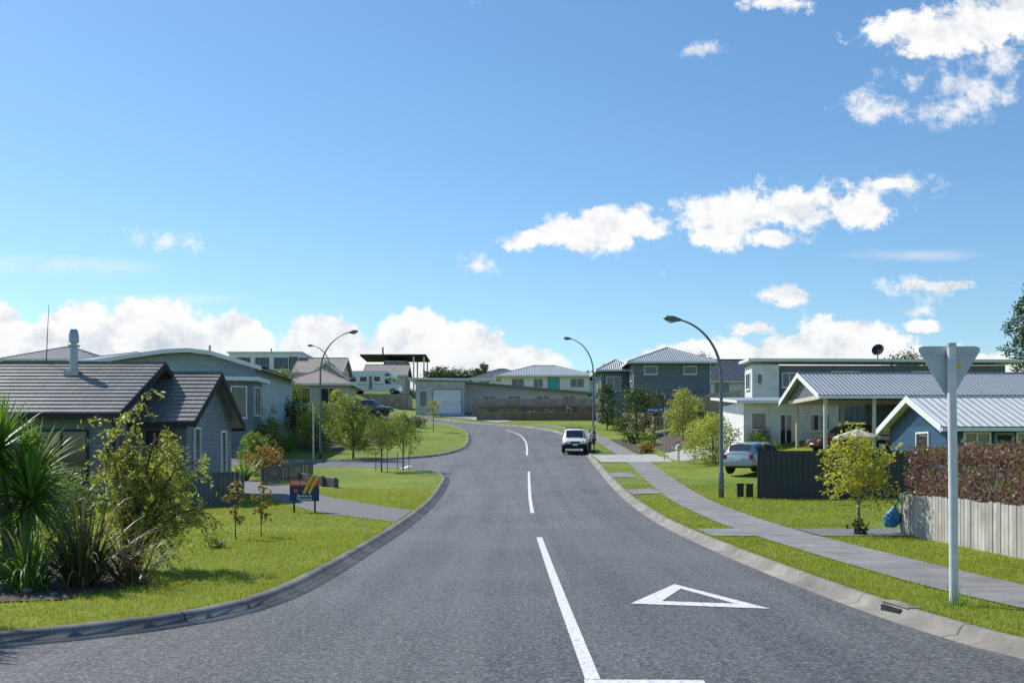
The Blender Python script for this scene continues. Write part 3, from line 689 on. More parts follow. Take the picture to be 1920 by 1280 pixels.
def flax(name,label,x,y,ht,mat,n=120,wd=.06,spread=1.0):
    z=h(x,y)+G; root=empty(name,(x,y,z),label=label,cat='plant'); V=[];F=[]
    for i in range(n):
        az=RD.uniform(0,6.283); r=RD.uniform(0,.18)*spread; el=math.radians(RD.uniform(40,88))
        strap(V,F,(r*math.cos(az),r*math.sin(az),-.05),az,el,ht*RD.uniform(.65,1.35),wd,RD.uniform(.5,2.8),7)
    np_mesh('leaves',V,F,mat,root); return root
yucca('cabbage_tree','large green spiky cabbage tree in a mulched bed',-6.95,14.9,[(-.25,0,1.75,.95),(.3,-.15,1.05,.95),(-.5,-.3,.85,.95),(.1,.3,1.35,.95)],.09,n=190,ln=.82,wd=.06)
yucca('cabbage_tree','spiky cabbage tree shading the road corner',-7.6,11.7,[(0,0,2.6,1),(.4,.2,2.1,.9)],.09,n=120,ln=.85)
flax('flax_bush','bronze and green flax bush with arching leaves',-5.75,14.3,1.15,'flax',150,.05)
flax('flax_bush','bronze flax bush with drooping strap leaves',-5.25,14.7,.85,'flax',90,.045)
flax('flax_bush','green flax bush at base of cabbage tree',-6.3,13.9,.85,'yucca',110,.05)
def weeping(name,label,x,y,mat,stems,n_per=700,leaf=.085):
    z=h(x,y)+G; root=empty(name,(x,y,z),label=label,cat='tree'); mb=MB(); C=[]
    for (ax,ay,az_,r) in stems:
        p=[Vector((0,0,-.05)),Vector((ax*.25,ay*.25,az_*.5)),Vector((ax*.6,ay*.6,az_*.88)),Vector((ax,ay,az_))]
        mb.tube(p,[.035,.026,.018,.006],6)
        for k in range(18):
            t=.3+.7*RD.random(); q=p[1].lerp(p[2],(t-.3)/.4) if t<.7 else p[2].lerp(p[3],(t-.7)/.3)
            a=RD.uniform(0,6.28); l=r*RD.uniform(.4,1.25); e=q+Vector((math.cos(a)*l,math.sin(a)*l,-l*RD.uniform(-.2,1.6)))
            m=q.lerp(e,.5)+Vector((0,0,l*.25)); mb.tube([q,m,e],[.008,.006,.002],4)
            c=n_per//18
            tt=NR.uniform(.1,1,c)[:,None]; q_,m_,e_=map(np.array,(q,m,e))
            pts=(1-tt)**2*q_+2*tt*(1-tt)*m_+tt**2*e_; C.append(pts+NR.normal(size=pts.shape)*.03)
    mb.build('trunk','bark',root,smooth=True); C=np.concatenate(C); V,F=leafquads(C,leaf,.34,.6); np_mesh('crown',V,F,mat,root)
weeping('weeping_shrub','light green weeping shrub tree with airy foliage',-5.9,16.4,'weep',
 [(.2,0,2.6,.5),(-.3,.2,2.35,.5),(.7,-.2,2.2,.5),(1.2,0,1.75,.5),(.5,.4,2.0,.5),(1.0,-.4,1.05,.45),(.9,.3,1.3,.5),(1.3,-.1,1.0,.45),(.3,-.5,1.5,.5),(-.2,-.4,1.9,.5),(0,.2,2.2,.5),(.7,0,1.8,.5),(1.1,.3,.8,.4),(.1,-.2,1.2,.5)],480,.085)
shrub('shrub','dense green shrub beside the house wall',-9.2,27.5,1.7,2.4,'mid',2600,.11)
shrub('shrub','olive shrub behind the flax bed',-8.2,19.5,1.4,2.0,'mid',2800,.09)
shrub('shrub','green shrub at the fence corner',-9.9,31.5,1.3,1.6,'dark',1400,.1)
for i,(x,y,ht) in enumerate(((-5.75,22.2,1.2),(-5.35,22.8,1.15))):
    tree('sapling','young sapling with red tipped leaves on the lawn',x,y,ht,.5,'sapling' ,560,.07,7,.25,tr=.012,cat='sapling',group='saplings on the lawn')
flax('small_plant','small dark rosette plant in the lawn',-5.6,20.2,.26,'dark',60,.04)
for x,y,ht,w in ((-6.75,55.2,2.8,2.0),(-5.75,56.4,2.9,1.9)):
    t=tree('young_tree','young staked street tree with olive leaves',x,y,ht,w,'mid',2000,.11,10,.3,tr=.035,group='staked street trees')
    for sx in (.3,-.3): mb=MB(); mb.tube([(sx,0,0),(sx,0,1.0)],.02,6); mb.build('stake','bark',t)
tree('bushy_tree','bushy olive green tree on the corner lawn',-10.2,68.5,3.6,3.2,'mid',6500,.13,15,.06,tr=.07)
tree('small_tree','slender bright green tree on the verge',-7.3,99,3.0,1.5,'lime',900,.14,7,.35,tr=.03)
tree('small_tree','bright green leafy tree beside brown roofed house',-14.6,90,4.0,2.2,'lime',2200,.15,10,.15,tr=.05)
tree('small_tree','tall mid green tree among the hillside shrubs',-18.0,84,5.0,3.0,'mid',3200,.15,10,.1,tr=.06)
tree('small_tree','yellow green tree by the footpath and driveway',7.62,23.5,2.2,1.95,'lime',2600,.1,13,.34,tr=.035,bark='barkpale')
shrub('small_shrub','ornamental grass tuft at foot of the tree',7.62,23.4,.4,.45,'mid',260,.09)
shrub('grevillea_shrub','rounded yellow green shrub beside the driveway',11.35,60,2.7,3.3,'weep',6500,.13)
tree('shrub_tree','yellow green feathery tree above shrub',12.5,78,3.6,2.9,'weep',4200,.15,11,.05)
tree('round_tree','dense dark green rounded tree',10.35,88.5,4.2,4.1,'dark',7500,.16,15,.04)
tree('round_tree','dark green tree beside tall boundary fence',9.0,101,4.4,2.6,'dark',3800,.17,11,.05)
tree('round_tree','dark green tree behind the boundary fence',13.2,97,3.0,2.5,'dark',2000,.17,9,.12)
for (x,y,ht,w,m,lb) in [(-11.6,50.5,1.5,2.0,'rust','rust coloured shrub beside the driveway'),(-12.6,52.5,2.1,2.2,'mid','green leaved shrub near the railing'),
  (-13.4,56.2,2.0,2.4,'mid','green shrub near the railing'),(-15.5,69,2.4,2.8,'mid','dense green shrub above the side road'),(-17.6,70,3.2,2.8,'dark','dark green shrub below the house'),
  (-13.6,74.5,2.0,3.2,'mid','low green shrub on the slope'),(-11.8,79,1.9,2.8,'weep','olive shrub on the slope'),(-16.4,80,3.0,3.4,'dark','dark shrub on the slope'),
  (-14.8,77,2.6,2.6,'lime','lime green shrub on the slope'),(-13.2,83,2.4,3.0,'mid','tall green shrub on the slope'),(-15.0,86,3.0,3.0,'mid','large green hillside garden shrub'),(-19.8,79,3.6,3.2,'mid','large green shrub beside house'),(-17.4,75,2.8,2.6,'lime','bright shrub beside blue-grey house'),
  (-20.5,88,4.0,3.4,'dark','dark tall shrub on the hillside'),(-18.8,92,3.4,3.0,'mid','mid green tall hillside shrub'),(-11.9,92,1.7,2.6,'mid','round green shrub in hillside bed'),(-16.9,107,2.0,3.2,'mid','green shrub below the beige house'),(-14.6,108.5,1.1,2.8,'dark','dark shrub below parked pickup'),(-19.6,104,3.0,3.4,'dark','dark shrub below beige house'),(-12.0,110,.9,2.0,'weep','low olive shrub near upper road'),
  (-9.6,88,1.3,2.4,'dark','dark green shrub in hillside bed'),(-9.9,99.5,1.3,2.6,'mid','green shrub along hillside bed'),(-12.2,97,1.7,2.8,'dark','dense dark hillside bed shrub'),
  (-10.4,84,1.7,2.4,'mid','green shrub in hillside bed'),(-13.0,88,2.0,2.8,'dark','dark shrub in hillside bed'),(-16.2,90.5,2.6,3.0,'mid','large shrub in hillside bed'),
  (-10.6,95,1.3,2.2,'weep','olive shrub in hillside bed'),(-13.2,101,1.3,2.6,'mid','green shrub near the upper bend'),(-19.5,74,2.8,2.8,'mid','shrub beside blue grey house'),
  (-15.3,67.9,1.4,2.0,'rust','rusty shrub on the lawn edge'),(-9.3,104,1.1,2.2,'dark','dark shrub near upper road'),(-24.5,118,2.4,4,'dark','dark shrub before brown roofed house'),
  (10.3,80,.9,1.6,'mid','low green shrub in the garden bed'),(9.4,84,.8,1.4,'dark','low dark shrub in the garden bed'),(9.6,75.5,.7,1.2,'weep','low grey green shrub in the garden bed'),
  (13.4,55.5,1.1,1.8,'mid','low shrub by the parked cars'),(10.2,107,1.3,2.2,'mid','shrub by the two-storey house'),(9.8,95,1.4,1.8,'mid','small shrub beside fence'),
  (14.6,63.3,1.1,1.8,'mid','shrub against cream wall'),(13.0,83,1.6,2.4,'mid','shrub before the fence'),(15.5,90.8,1.4,2.6,'dark','shrub before brown fence'),(9.3,73.8,.6,1.2,'rust','low bronze garden bed shrub')]:
    shrub('shrub',lb,x,y,ht,w,m,int(750*ht*w/2+500),.13)
flax('flax_bush','bronze flax in the hillside bed',-12,82,1.5,'flax',60,.09); flax('flax_bush','green flax in front of house',-15.2,72.5,1.6,'yucca',60,.09)
flax('flax_bush','green flax near the driveway',-12.2,48.6,1.2,'yucca',60,.08)
yucca('tree_fern','spreading green fern tree near the house',-16.9,68.5,[(0,0,2.3,1)],.08,n=60,ln=1.4,wd=.14)
for i in range(7):
    x=-3.0+i*1.8+RD.uniform(-.6,.6); shrub('terrace_shrub','low flowering shrub on timber terrace',x,118.9,RD.uniform(.25,.5) if i<5 else .7,RD.uniform(.8,1.5),'lav' if i>4 else 'mid',280,.12,zg=6.38)
for i in range(3):
    x=-2.0+i*4.1+RD.uniform(-.6,.6); shrub('terrace_shrub','small green shrub on upper terrace',x,122.2,.35,1.1,'mid',220,.12,zg=7.28)
def hedge(name,label,x0,x1,y0,y1,ht,mat,n,leaf=.09,lump=.1,mat2=None,core='bark'):
    z=h((x0+x1)/2,(y0+y1)/2)+G; ox,oy=(x0+x1)/2,(y0+y1)/2; root=empty(name,(ox,oy,z),label=label,cat='hedge')
    X,Y=(x1-x0)/2,(y1-y0)/2; mb=MB(); mb.box(-X+.25,X-.25,-Y+.25,Y-.25,-.1,ht-.32); mb.build('dark_core',core,root)  # solid dark block stands in for the shaded depth behind the leaves
    for mt,n_ in ((mat,n),)+(((mat2,n//4),) if mat2 else ()):
        u=NR.uniform(-1,1,(n_,3)); ar=np.array([Y*ht,X*ht,2*X*Y/1.0]); ar=ar/ar.sum(); ax=NR.choice(3,n_,p=ar)
        sgn=np.where(NR.random(n_)<.5,-1,1.)
        for a in (0,1): u[ax==a,a]=sgn[ax==a]
        u[ax==2,2]=1
        P=np.column_stack([u[:,0]*X,u[:,1]*Y,(u[:,2]*.5+.5)*ht])
        lum=lump*(np.sin(P[:,0]*3.1+P[:,1]*2.3)+np.sin(P[:,1]*5.3+1+P[:,2]*4)+.7*np.sin(P[:,0]*9+P[:,2]*7+P[:,1]*8)+.6*np.sin(P[:,1]*1.3+.5)+.5*np.sin(P[:,1]*14+P[:,2]*11))
        c=np.array([0,0,ht*.45]); d=P-c; d[:,1]*=.15; d/=np.linalg.norm(d,axis=1)[:,None]
        P=P+d*(lum+(.05 if mt==mat2 else 0)-NR.exponential(.06,n_))[:,None]+NR.normal(size=P.shape)*.035
        V,F=leafquads(P,leaf,.5,up=.35); np_mesh('foliage',V,F,mt,root)
hedge('hedge','reddish purple leafy hedge behind the pale fence',9.05,10.6,9,24.4,1.80,'hedge',42000,.075,.105,'mid')
hedge('hedge','long dark hedge line on the ridge',-14,-4,176,179,4.8,'dark',9000,.3,.4)
for (x,y,ht,w,lb) in [(-12.5,180,6,6,'rounded ridge tree'),(-4.5,172,6.6,3.2,'small ridge tree with upright crown'),(44,120,5,6,'tree behind long house'),(26,150,5,7,'distant garden tree'),(14,160,5,7,'distant garden tree')]:
    tree('distant_tree',lb+' against the sky',x,y,ht,w,'dark',3000,.3,12,.1,tr=.15)
tree('pine_tree','tall dark pine tree rising behind houses',59.5,121,13,6.5,'conifer',9000,.32,16,.12,tr=.25)
tree('pine_tree','tall dark conifer tree beside another pine',64,126,12,7,'conifer',7000,.32,14,.1,tr=.25)
def blades(name,regions,dens,label):
    Vs=[];
    for (x0,x1,y0,y1,dn) in regions:
        n=int((x1-x0)*(y1-y0)*dens*dn); x=NR.uniform(x0,x1,n); y=NR.uniform(y0,y1,n)
        k=~inpoly(x,y,road)
        pcx=np.interp(y,[p[1] for p in pc if p[0]<12],[p[0] for p in pc if p[0]<12])
        k&=~((np.abs(x-pcx)<.69)&(x>0))
        k&=~((x>8.6)&(x<10.7)&(y<24.6)); k&=~((x>0)&(y>22.9)&(y<25.2)&(x<9.3)); k&=~((x>4)&(x<5.8)&(y>40.3)&(y<43.7))
        k&=~inpoly(x,y,DRV); k&=~inpoly(x,y,BED)
        Vs.append(np.stack([x[k],y[k]],1))
    # ragged fringe over the kerb back
    for e,ylim in ((cLN,26),(cRE,30)):
        E=np.array([p for p in e if 9<p[1]<ylim and abs(p[0])<12]); idx=NR.integers(0,len(E)-1,9000); t=NR.random(9000)[:,None]
        Vs.append((E[idx]*(1-t)+E[idx+1]*t)+np.column_stack([(np.sign(E[idx][:,0]))*np.abs(NR.normal(.03,.03,9000)),np.zeros(9000)]))
    P=np.concatenate(Vs); n=len(P); z=hh(P[:,0],P[:,1])+G
    a=NR.uniform(0,6.283,n); sc=np.clip(P[:,1]/15,1,2.4); w=.006*sc; clump=np.sin(P[:,0]*7.1+np.sin(P[:,1]*5.3)*2)*.5+.5
    hgt=NR.uniform(.018,.05,n)*(.8+.5*clump)*(1+1.0*(NR.random(n)<.05))
    dx=np.cos(a)*w;dy=np.sin(a)*w; lx=NR.normal(size=n)*.014;ly=NR.normal(size=n)*.014
    V=np.stack([np.column_stack([P[:,0]-dx,P[:,1]-dy,z-.003]),np.column_stack([P[:,0]+dx,P[:,1]+dy,z-.003]),np.column_stack([P[:,0]+lx,P[:,1]+ly,z+hgt])],1).reshape(-1,3)
    np_mesh(name,V,np.arange(3*n).reshape(-1,3),'blade',label=label,cat='grass',kind='stuff')
blades('grass_blades',[(-12,-2.9,9.5,16,1.2),(-10,-2.9,16,24,.8),(-12,-2.9,24,44,.3),(4.2,12,10,18,1.2),(4.2,8.7,18,27,.8),(4.2,14,27,46,.3)],800,'short mown grass blades on the verges')
flax('grass_tuft','tall unmown grass tuft at base of sign post',5.25,12.60,.26,'yucca',50,.012)
for i in range(20):
    x=-6.9+RD.uniform(-.9,1.2); y=13.3+RD.uniform(-.35,.6); r=RD.uniform(.03,.085); z=h(x,y)+G+.02
    me=bpy.data.meshes.new('garden_stone')
    bm=bmesh.new(); bmesh.ops.create_icosphere(bm,subdivisions=2,radius=r)
    for v in bm.verts: v.co*=1+RD.uniform(-.12,.12); v.co.z*=.6
    bm.to_mesh(me); bm.free(); me.materials.append(M['stone']); ob=bpy.data.objects.new('garden_stone',me); ob.location=(x,y,z+r*.2); link(ob)
    meta(ob,'grey rounded stone in the garden bed','stone',group='stones edging the garden bed')
# ------------------------------------------------------------ street furniture
def text_mesh(s,size,mat,name,parent,loc,rot,align='CENTER'):
    cu=bpy.data.curves.new(name,'FONT'); cu.body=s; cu.size=size; cu.align_x=align; cu.align_y='CENTER'; cu.extrude=.002; cu.space_line=.9; cu.offset=.002
    t=bpy.data.objects.new('tmp',cu); link(t); dg=bpy.context.evaluated_depsgraph_get()
    me=bpy.data.meshes.new_from_object(t.evaluated_get(dg)); bpy.data.objects.remove(t)
    me.materials.clear(); me.materials.append(M[mat]); ob=bpy.data.objects.new(name,me); link(ob); ob.parent=parent; ob.location=loc; ob.rotation_euler=rot; return ob
def lamp(x,y,ht,arm,dirx,diry=0,label='tall grey curved-arm street lamp on the grass verge'):
    z=h(x,y)+G; root=empty('street_lamp',(x,y,z),label=label,cat='street lamp',group='curved street lamps')
    mb=MB(); pts=[(0,0,-.1),(0,0,.9),(0,0,.95),(0,0,ht*.68)]; rad=[.105,.10,.075,.06]
    for i in range(1,13):
        a=math.radians(i*6.4); R=arm/(1-math.cos(math.radians(76.8))); vs=(ht-ht*.68)/(math.sin(math.radians(76.8)))
        q=R*(1-math.cos(a)); pts.append((dirx*q,diry*q,ht*.68+vs*math.sin(a))); rad.append(.058-.0022*i)
    mb.tube(pts,rad,12); mb.build('pole','lampsteel',root,smooth=True)
    e=Vector(pts[-1]); d=Vector((dirx,diry,.12)).normalized()
    mb=MB(); mb.tube([e-d*.05,e+d*.06,e+d*.25,e+d*.5,e+d*.62],[.04,.07,.12,.10,.03],12)
    hd=mb.build('lamp_head','lampsteel',root,smooth=True)
    mb=MB(); mb.tube([e+d*.2+Vector((0,0,-.09)),e+d*.35+Vector((0,0,-.10)),e+d*.5+Vector((0,0,-.07))],[.03,.07,.03],10); mb.build('lens','lampglass',hd,smooth=True)
    mb=MB(); mb.box(-.05,.05,-.108,-.095,.3,.75); mb.build('access_panel','lampsteel',root)
lamp(7.65,39,6.5,1.5,-1); lamp(6.4,84,8.3,1.75,-1,label='tall grey curved-arm street lamp near parked car'); lamp(-12.25,68.2,8.05,1.8,1,label='tall grey curved-arm street lamp by the side road'); lamp(-18.8,110,6.9,1.7,-1,label='distant curved-arm street lamp among the houses')
x,y=5.25,12.67; z=G; root=empty('give_way_sign',(x,y,z),label='back of triangular give way sign on white post',cat='road sign')
mb=MB(); mb.tube([(0,0,-.1),(-.012,0,1.5),(-.03,0,3.06)],.052,18); mb.build('post','postwhite',root,smooth=2)
mb=MB(); mb.tube([(-.03,0,3.06),(-.03,0,3.1)],.056,18); mb.build('post_cap','alu',root,smooth=2)
mb=MB(); W=.365;zt=3.07;zb=2.45; cz=.05
tri=[(-W+cz,zt),(W-cz,zt),(W,zt-.02),(W,zt-.06),(.05,zb+.04),(.02,zb),(-.02,zb),(-.05,zb+.04),(-W,zt-.06),(-W,zt-.02)]
mb.prism([(a-.03,.06,b) for a,b in tri],(0,.012,0)); pl=mb.build('sign_plate','alu',root)
for zz in (2.98,2.72): 
    ww=.30 if zz>2.9 else .16
    mb=MB(); mb.box(-ww-.03,ww-.03,.053,.0598,zz-.012,zz+.012); mb.build('bracket','alu',root)
mb=MB(); mb.box(.035,.10,.052,.0597,2.80,2.85); mb.build('sticker','yellow',root)
mb=MB(); mb.prism([(a*.86-.03,.0725,(b-2.86)*.86+2.86) for a,b in tri],(0,.002,0)); mb.build('sign_face','txt',root)
# for sale sign
x,y=-6.15,31.6; z=h(x,y)+G; root=empty('for_sale_sign',(x,y,z),.08,label='navy and red real estate for sale board on dark legs',cat='sign')
for q in ((-.33,-.28),(.28,.33)): mb=MB(); mb.box(q[0],q[1],.012,.06,-.1,1.0); mb.build('leg','darktrim',root)
mb=MB(); mb.box(-.43,.43,-.01,.01,.34,.97); bd=mb.build('board','signblue',root)
mb=MB(); mb.box(-.43,.43,-.014,-.0105,.79,.97); mb.build('banner','red',bd)
text_mesh('FOR SALE',.12,'txt','lettering',bd,(-.12,-.0165,.88),(math.pi/2,0,0))
text_mesh('Barfoot &\nThompson',.105,'txt','lettering',bd,(.0,-.0145,.45),(math.pi/2,0,0))
mb=MB(); mb.box(-.30,-.20,-.014,-.0105,.60,.70); mb.build('logo_patch','red',bd)
for dx in (0,.15):
    mb=MB(); mb.prism([(-.06+dx,-.022-dx*.02,.58),(.02+dx,-.022-dx*.02,.55),(.28+dx,-.022-dx*.02,1.08),(.21+dx,-.022-dx*.02,1.12)],(0,.003,0)); mb.build('yellow_strip','yellow',bd)
x,y=9.35,65.5; z=h(x,y)+G; root=empty('street_name_sign',(x,y,z),label='blue street name blade sign on a tall post',cat='street sign')
mb=MB(); mb.tube([(0,0,-.1),(0,0,3.3)],.035,10); mb.build('post','steel',root)
mb=MB(); mb.box(-1.12,-.0,-.015,.015,3.0,3.28); bl=mb.build('blade','streetblue',root)
text_mesh('Kakapo Pl',.22,'txt','lettering',bl,(-.56,-.018,3.13),(math.pi/2,0,0))
for (x,y,m) in ((9.7,62,'trim'),(9.9,63.6,'darktrim')):
    z=h(x,y)+G; root=empty('letterbox',(x,y,z),label='small letterbox on a post by the driveway',cat='letterbox',group='letterboxes by the driveway')
    mb=MB(); mb.tube([(0,0,-.05),(0,0,.85)],.035,8); mb.build('post','postwood',root)
    mb=MB(); mb.box(-.16,.16,-.2,.2,.85,1.05); mb.prism([(-.18,-.22,1.05),(.18,-.22,1.05),(0,-.22,1.17)],(0,.44,0)); bx=mb.build('box',m,root)
    mb=MB(); mb.box(-.1,.1,-.206,-.2005,.95,.98); mb.build('slot','black',bx)
x,y=-12.55,67.4; root=empty('marker_pole',(x,y,h(x,y)+G),label='thin white painted pole on the lawn',cat='pole')
mb=MB(); mb.tube([(0,0,-.1),(0,0,3.5)],[.05,.045],10); mb.build('shaft','postwhite',root); mb=MB(); mb.tube([(0,0,3.5),(0,0,3.55)],[.055,.03],10); mb.build('cap','postwhite',root)
for (x,y) in ((8.75,39.3),(8.45,39.5)):
    root=empty('utility_pedestal',(x,y,h(x,y)+G),label='small dark green utility pedestal on grass',cat='utility box',group='utility pedestals')
    mb=MB(); mb.box(-.11,.11,-.1,.1,-.05,.45); mb.build('cabinet','blackmetal',root,bevel=.01); mb=MB(); mb.prism([(-.13,-.12,.45),(.13,-.12,.45),(.13,.12,.45),(-.13,.12,.45)],(0,0,.05)); mb.build('lid','darktrim',root)
# storm drain inlet in the kerb
x,y=4.60,12.55; root=empty('storm_drain',(x,y,0),label='small concrete kerb inlet with dark opening',cat='storm drain')
T=lambda p:(p[0]-p[1]*.12,p[1],p[2])
mb=MB(); mb.box(-.11,.06,-.34,.34,.1262,.138,T=T); mb.build('lintel','kerb',root)
mb=MB(); mb.box(-.150,-.06,-.24,.24,.012,.10,T=T); mb.build('opening','black',root)  # black box on the kerb face stands in for the shaded hollow
me=bpy.data.meshes.new('bag_body'); bm=bmesh.new(); bmesh.ops.create_icosphere(bm,subdivisions=4,radius=1)
for v in bm.verts:
    t=v.co.z; k=1 if t<0 else 1-.55*t**1.5; a=math.atan2(v.co.y,v.co.x)
    wob=1+.10*math.sin(a*5+t*3)+.07*math.sin(a*11-t*5)+.05*math.sin(t*9+a*2); v.co=Vector((v.co.x*.17*k*wob+.04*t,v.co.y*.14*k*wob,max(t,-.75)*.27*(1+.06*math.sin(a*3))))
for f in bm.faces: f.smooth=True
bm.to_mesh(me); bm.free(); me.materials.append(M['bagblue'])
root=empty('rubbish_bag',(8.47,23.75,h(8.47,23.75)+G),label='blue plastic bag slumped against the fence end',cat='bag')
ob=bpy.data.objects.new('bag_body',me); link(ob); ob.parent=root; ob.location=(0,0,.36)
mb=MB(); mb.tube([(.03,0,.56),(.08,-.0,.66),(.16,-.03,.78)],[.05,.02,.012],8); mb.build('tie','bagblue',root)
x,y=15.4,47.6; z=h(x,y)+G; root=empty('patio_umbrella',(x,y,z),label='open striped grey and white patio umbrella',cat='umbrella')
zt=3.02-z; mb=MB(); mb.tube([(0,0,0),(0,0,.08),(0,0,.081),(0,0,zt),(0,0,zt+.08)],[.25,.25,.025,.025,.01],12); mb.build('pole','steel',root)
mb=MB()
for k in range(16):
    a0=k*math.pi/8;a1=(k+1)*math.pi/8; r=1.05
    mb.poly([(0,0,zt),(r*math.cos(a0),r*math.sin(a0),zt-.38),(r*math.cos(a1),r*math.sin(a1),zt-.38)],k%2)
    mb.poly([(r*math.cos(a0),r*math.sin(a0),zt-.38),(r*math.cos(a1),r*math.sin(a1),zt-.38),(r*math.cos(a1),r*math.sin(a1),zt-.48),(r*math.cos(a0),r*math.sin(a0),zt-.48)],k%2)
mb.build('canopy',['canvas','canvasdark'],root)
# ------------------------------------------------------------ vehicles
KIND={
'suv':[(0,.42,.60,.62,.90,.80),(.01,.30,.62,1.0,.95,.80),(.05,.26,.60,.985,1,.78),(.30,.24,.585,1.0,1,.77),(.58,.24,.575,.985,1,.76),(.66,.24,.575,.93,1,.74),(.76,.25,.57,.60,1,.80),(.90,.27,.53,.555,.98,.78),(.975,.30,.48,.50,.93,.74),(1.0,.34,.44,.46,.84,.70)],
'hatch':[(0,.34,.58,.60,.88,.74),(.015,.24,.62,.70,.94,.74),(.08,.2,.62,.93,.98,.70),(.28,.19,.60,.995,1,.70),(.50,.19,.585,1.0,1,.70),(.60,.19,.575,.95,1,.68),(.76,.2,.57,.61,1,.78),(.90,.22,.50,.53,.96,.74),(.97,.26,.44,.46,.90,.68),(1.0,.30,.40,.42,.80,.60)],
'pickup':[(0,.34,.56,.565,.94,.90),(.01,.30,.56,.57,.97,.9),(.33,.27,.56,.57,1,.9),(.345,.27,.57,.93,1,.76),(.42,.27,.57,.99,1,.76),(.58,.27,.565,.985,1,.75),(.63,.27,.565,.94,1,.74),(.73,.27,.56,.60,1,.82),(.90,.28,.54,.57,.98,.80),(.975,.31,.50,.52,.94,.76),(1.0,.34,.46,.48,.86,.70)]}
def car(name,label,x,y,yaw,Ln,W,Ht,kind,paint,rack=False,cat='car'):
    z=h(x,y)+ (G+.03 if abs(x)>6 else 0.002); root=empty(name,(x,y,z),yaw,label=label,cat=cat)
    st=KIND[kind]; w=W/2
    def X(f): return (f-.5)*Ln
    def ring(s):
        f,zb,zs,zr,wf,rf=s; a=w*wf; zb*=Ht;zs*=Ht;zr*=Ht; r=w*rf
        half=[(a*.82,zb),(a*.97,zb+.06),(a,zb+(zs-zb)*.5),(a*.985,zs-.03),(a*.95,zs),(r,max(zr-.06,zs+.004)),(r*.86,zr-.01),(r*.45,zr+.012)]
        return [(X(f),q,t) for q,t in half]+[(X(f),-q,t) for q,t in half[::-1]]
    mb=MB(); n=16; 
    for s in st: mb.v+=ring(s)
    for i in range(len(st)-1):
        for k in range(n): mb.f.append((i*n+k,(i+1)*n+k,(i+1)*n+(k+1)%n,i*n+(k+1)%n)); mb.m.append(0)
    mb.f.append(tuple(range(n))); mb.m.append(0); mb.f.append(tuple((len(st)-1)*n+k for k in range(n))[::-1]); mb.m.append(0)
    mb.build('body',paint,root,smooth=2)
    def itp(f):
        for i in range(len(st)-1):
            if st[i][0]<=f<=st[i+1][0]:
                t=(f-st[i][0])/(st[i+1][0]-st[i][0]); return [st[i][j]*(1-t)+st[i+1][j]*t for j in range(6)]
    def side(f,t,sg):
        s=itp(f); a=w*s[4]*.95; r=w*s[5]; zs=s[2]*Ht; zr=max(s[3]*Ht-.06,zs+.004)
        return (X(f),sg*(a+(r-a)*t+.012),zs+(zr-zs)*t)
    rng={'suv':[(.045,.27),(.29,.46),(.48,.64)],'hatch':[(.11,.30),(.32,.48),(.50,.62)],'pickup':[(.36,.46),(.48,.61)]}[kind]
    tri={'suv':.71,'hatch':.71,'pickup':.69}[kind]
    for sg in (1,-1):
        for a,b in rng:
            mb=MB(); m=(a+b)/2; mb.poly([side(a,.10,sg),side(m,.10,sg),side(b,.10,sg),side(b,.88,sg),side(m,.9,sg),side(a,.88,sg)][::sg]); mb.build('side_window','glass',root)
        mb=MB(); b=rng[-1][1]; mb.poly([side(b+.01,.1,sg),side(tri,.12,sg),side(b+.012,.84,sg)][::sg]); mb.build('side_window','glass',root)
    def screen(fa,fb,name,ka=.86,kb=.9,out=1):
        a=itp(fa);b=itp(fb); za=a[3]*Ht;zb_=b[3]*Ht
        d=Vector((X(fb)-X(fa),0,zb_-za)).normalized(); nn=Vector((-d.z,0,d.x))*.02
        if nn.z<0: nn=-nn
        def P(f,s,k,sg,t): return (X(f)+nn.x,sg*w*s[5]*k,t+nn.z)
        mb=MB(); mb.poly([P(fa,a,ka,-1,za-.0),P(fa,a,0,1,za+.016),P(fa,a,ka,1,za-.0),P(fb,b,kb,1,zb_-.02),P(fb,b,0,1,zb_+.01),P(fb,b,kb,-1,zb_-.02)]); mb.build(name,'glass',root)
    if kind=='suv': screen(.755,.665,'windscreen'); 
    elif kind=='hatch': screen(.755,.605,'windscreen'); screen(.018,.078,'rear_window')
    else: screen(.725,.635,'windscreen')
    if kind=='suv':
        mb=MB(); mb.poly([(X(0)+.02,-w*.72,.66*Ht),(X(0)+.02,w*.72,.66*Ht),(X(.01)-.012,w*.68,.93*Ht),(X(.01)-.012,-w*.68,.93*Ht)]); mb.build('rear_window','glass',root)
    if kind=='pickup':
        mb=MB(); mb.poly([(X(.33)-.0,-w*.6,.62*Ht),(X(.33),w*.6,.62*Ht),(X(.345)-.01,w*.6,.88*Ht),(X(.345)-.01,-w*.6,.88*Ht)]); mb.build('rear_window','glass',root)
        mb=MB(); mb.box(X(.015),X(.325),-w*.84,w*.84,.572*Ht,.582*Ht); mb.build('bed_cover','black',root)
    R=.30+.03*(kind!='hatch')
    for fx in (.175,.80):
        for sg in (1,-1):
            mb=MB(); xc=X(fx); mb.tube([(xc,sg*(w-.12),R+.03),(xc,sg*(w+.004),R+.03)],R+.07,22); mb.build('wheel_well_shade','black',root)  # black disc stands in for the shaded wheel well, no recess modelled
            mb=MB(); mb.tube([(xc,sg*(w-.2),R),(xc,sg*(w-.17),R),(xc,sg*(w+.0),R),(xc,sg*(w+.018),R)],[R*.93,R,R,R*.93],24); wh=mb.build('wheel','black',root)
            mb=MB(); mb.tube([(xc,sg*(w+.0),R),(xc,sg*(w+.024),R)],R*.62,20)
            mb.build('rim','rim',wh)
    fs=itp(.985)
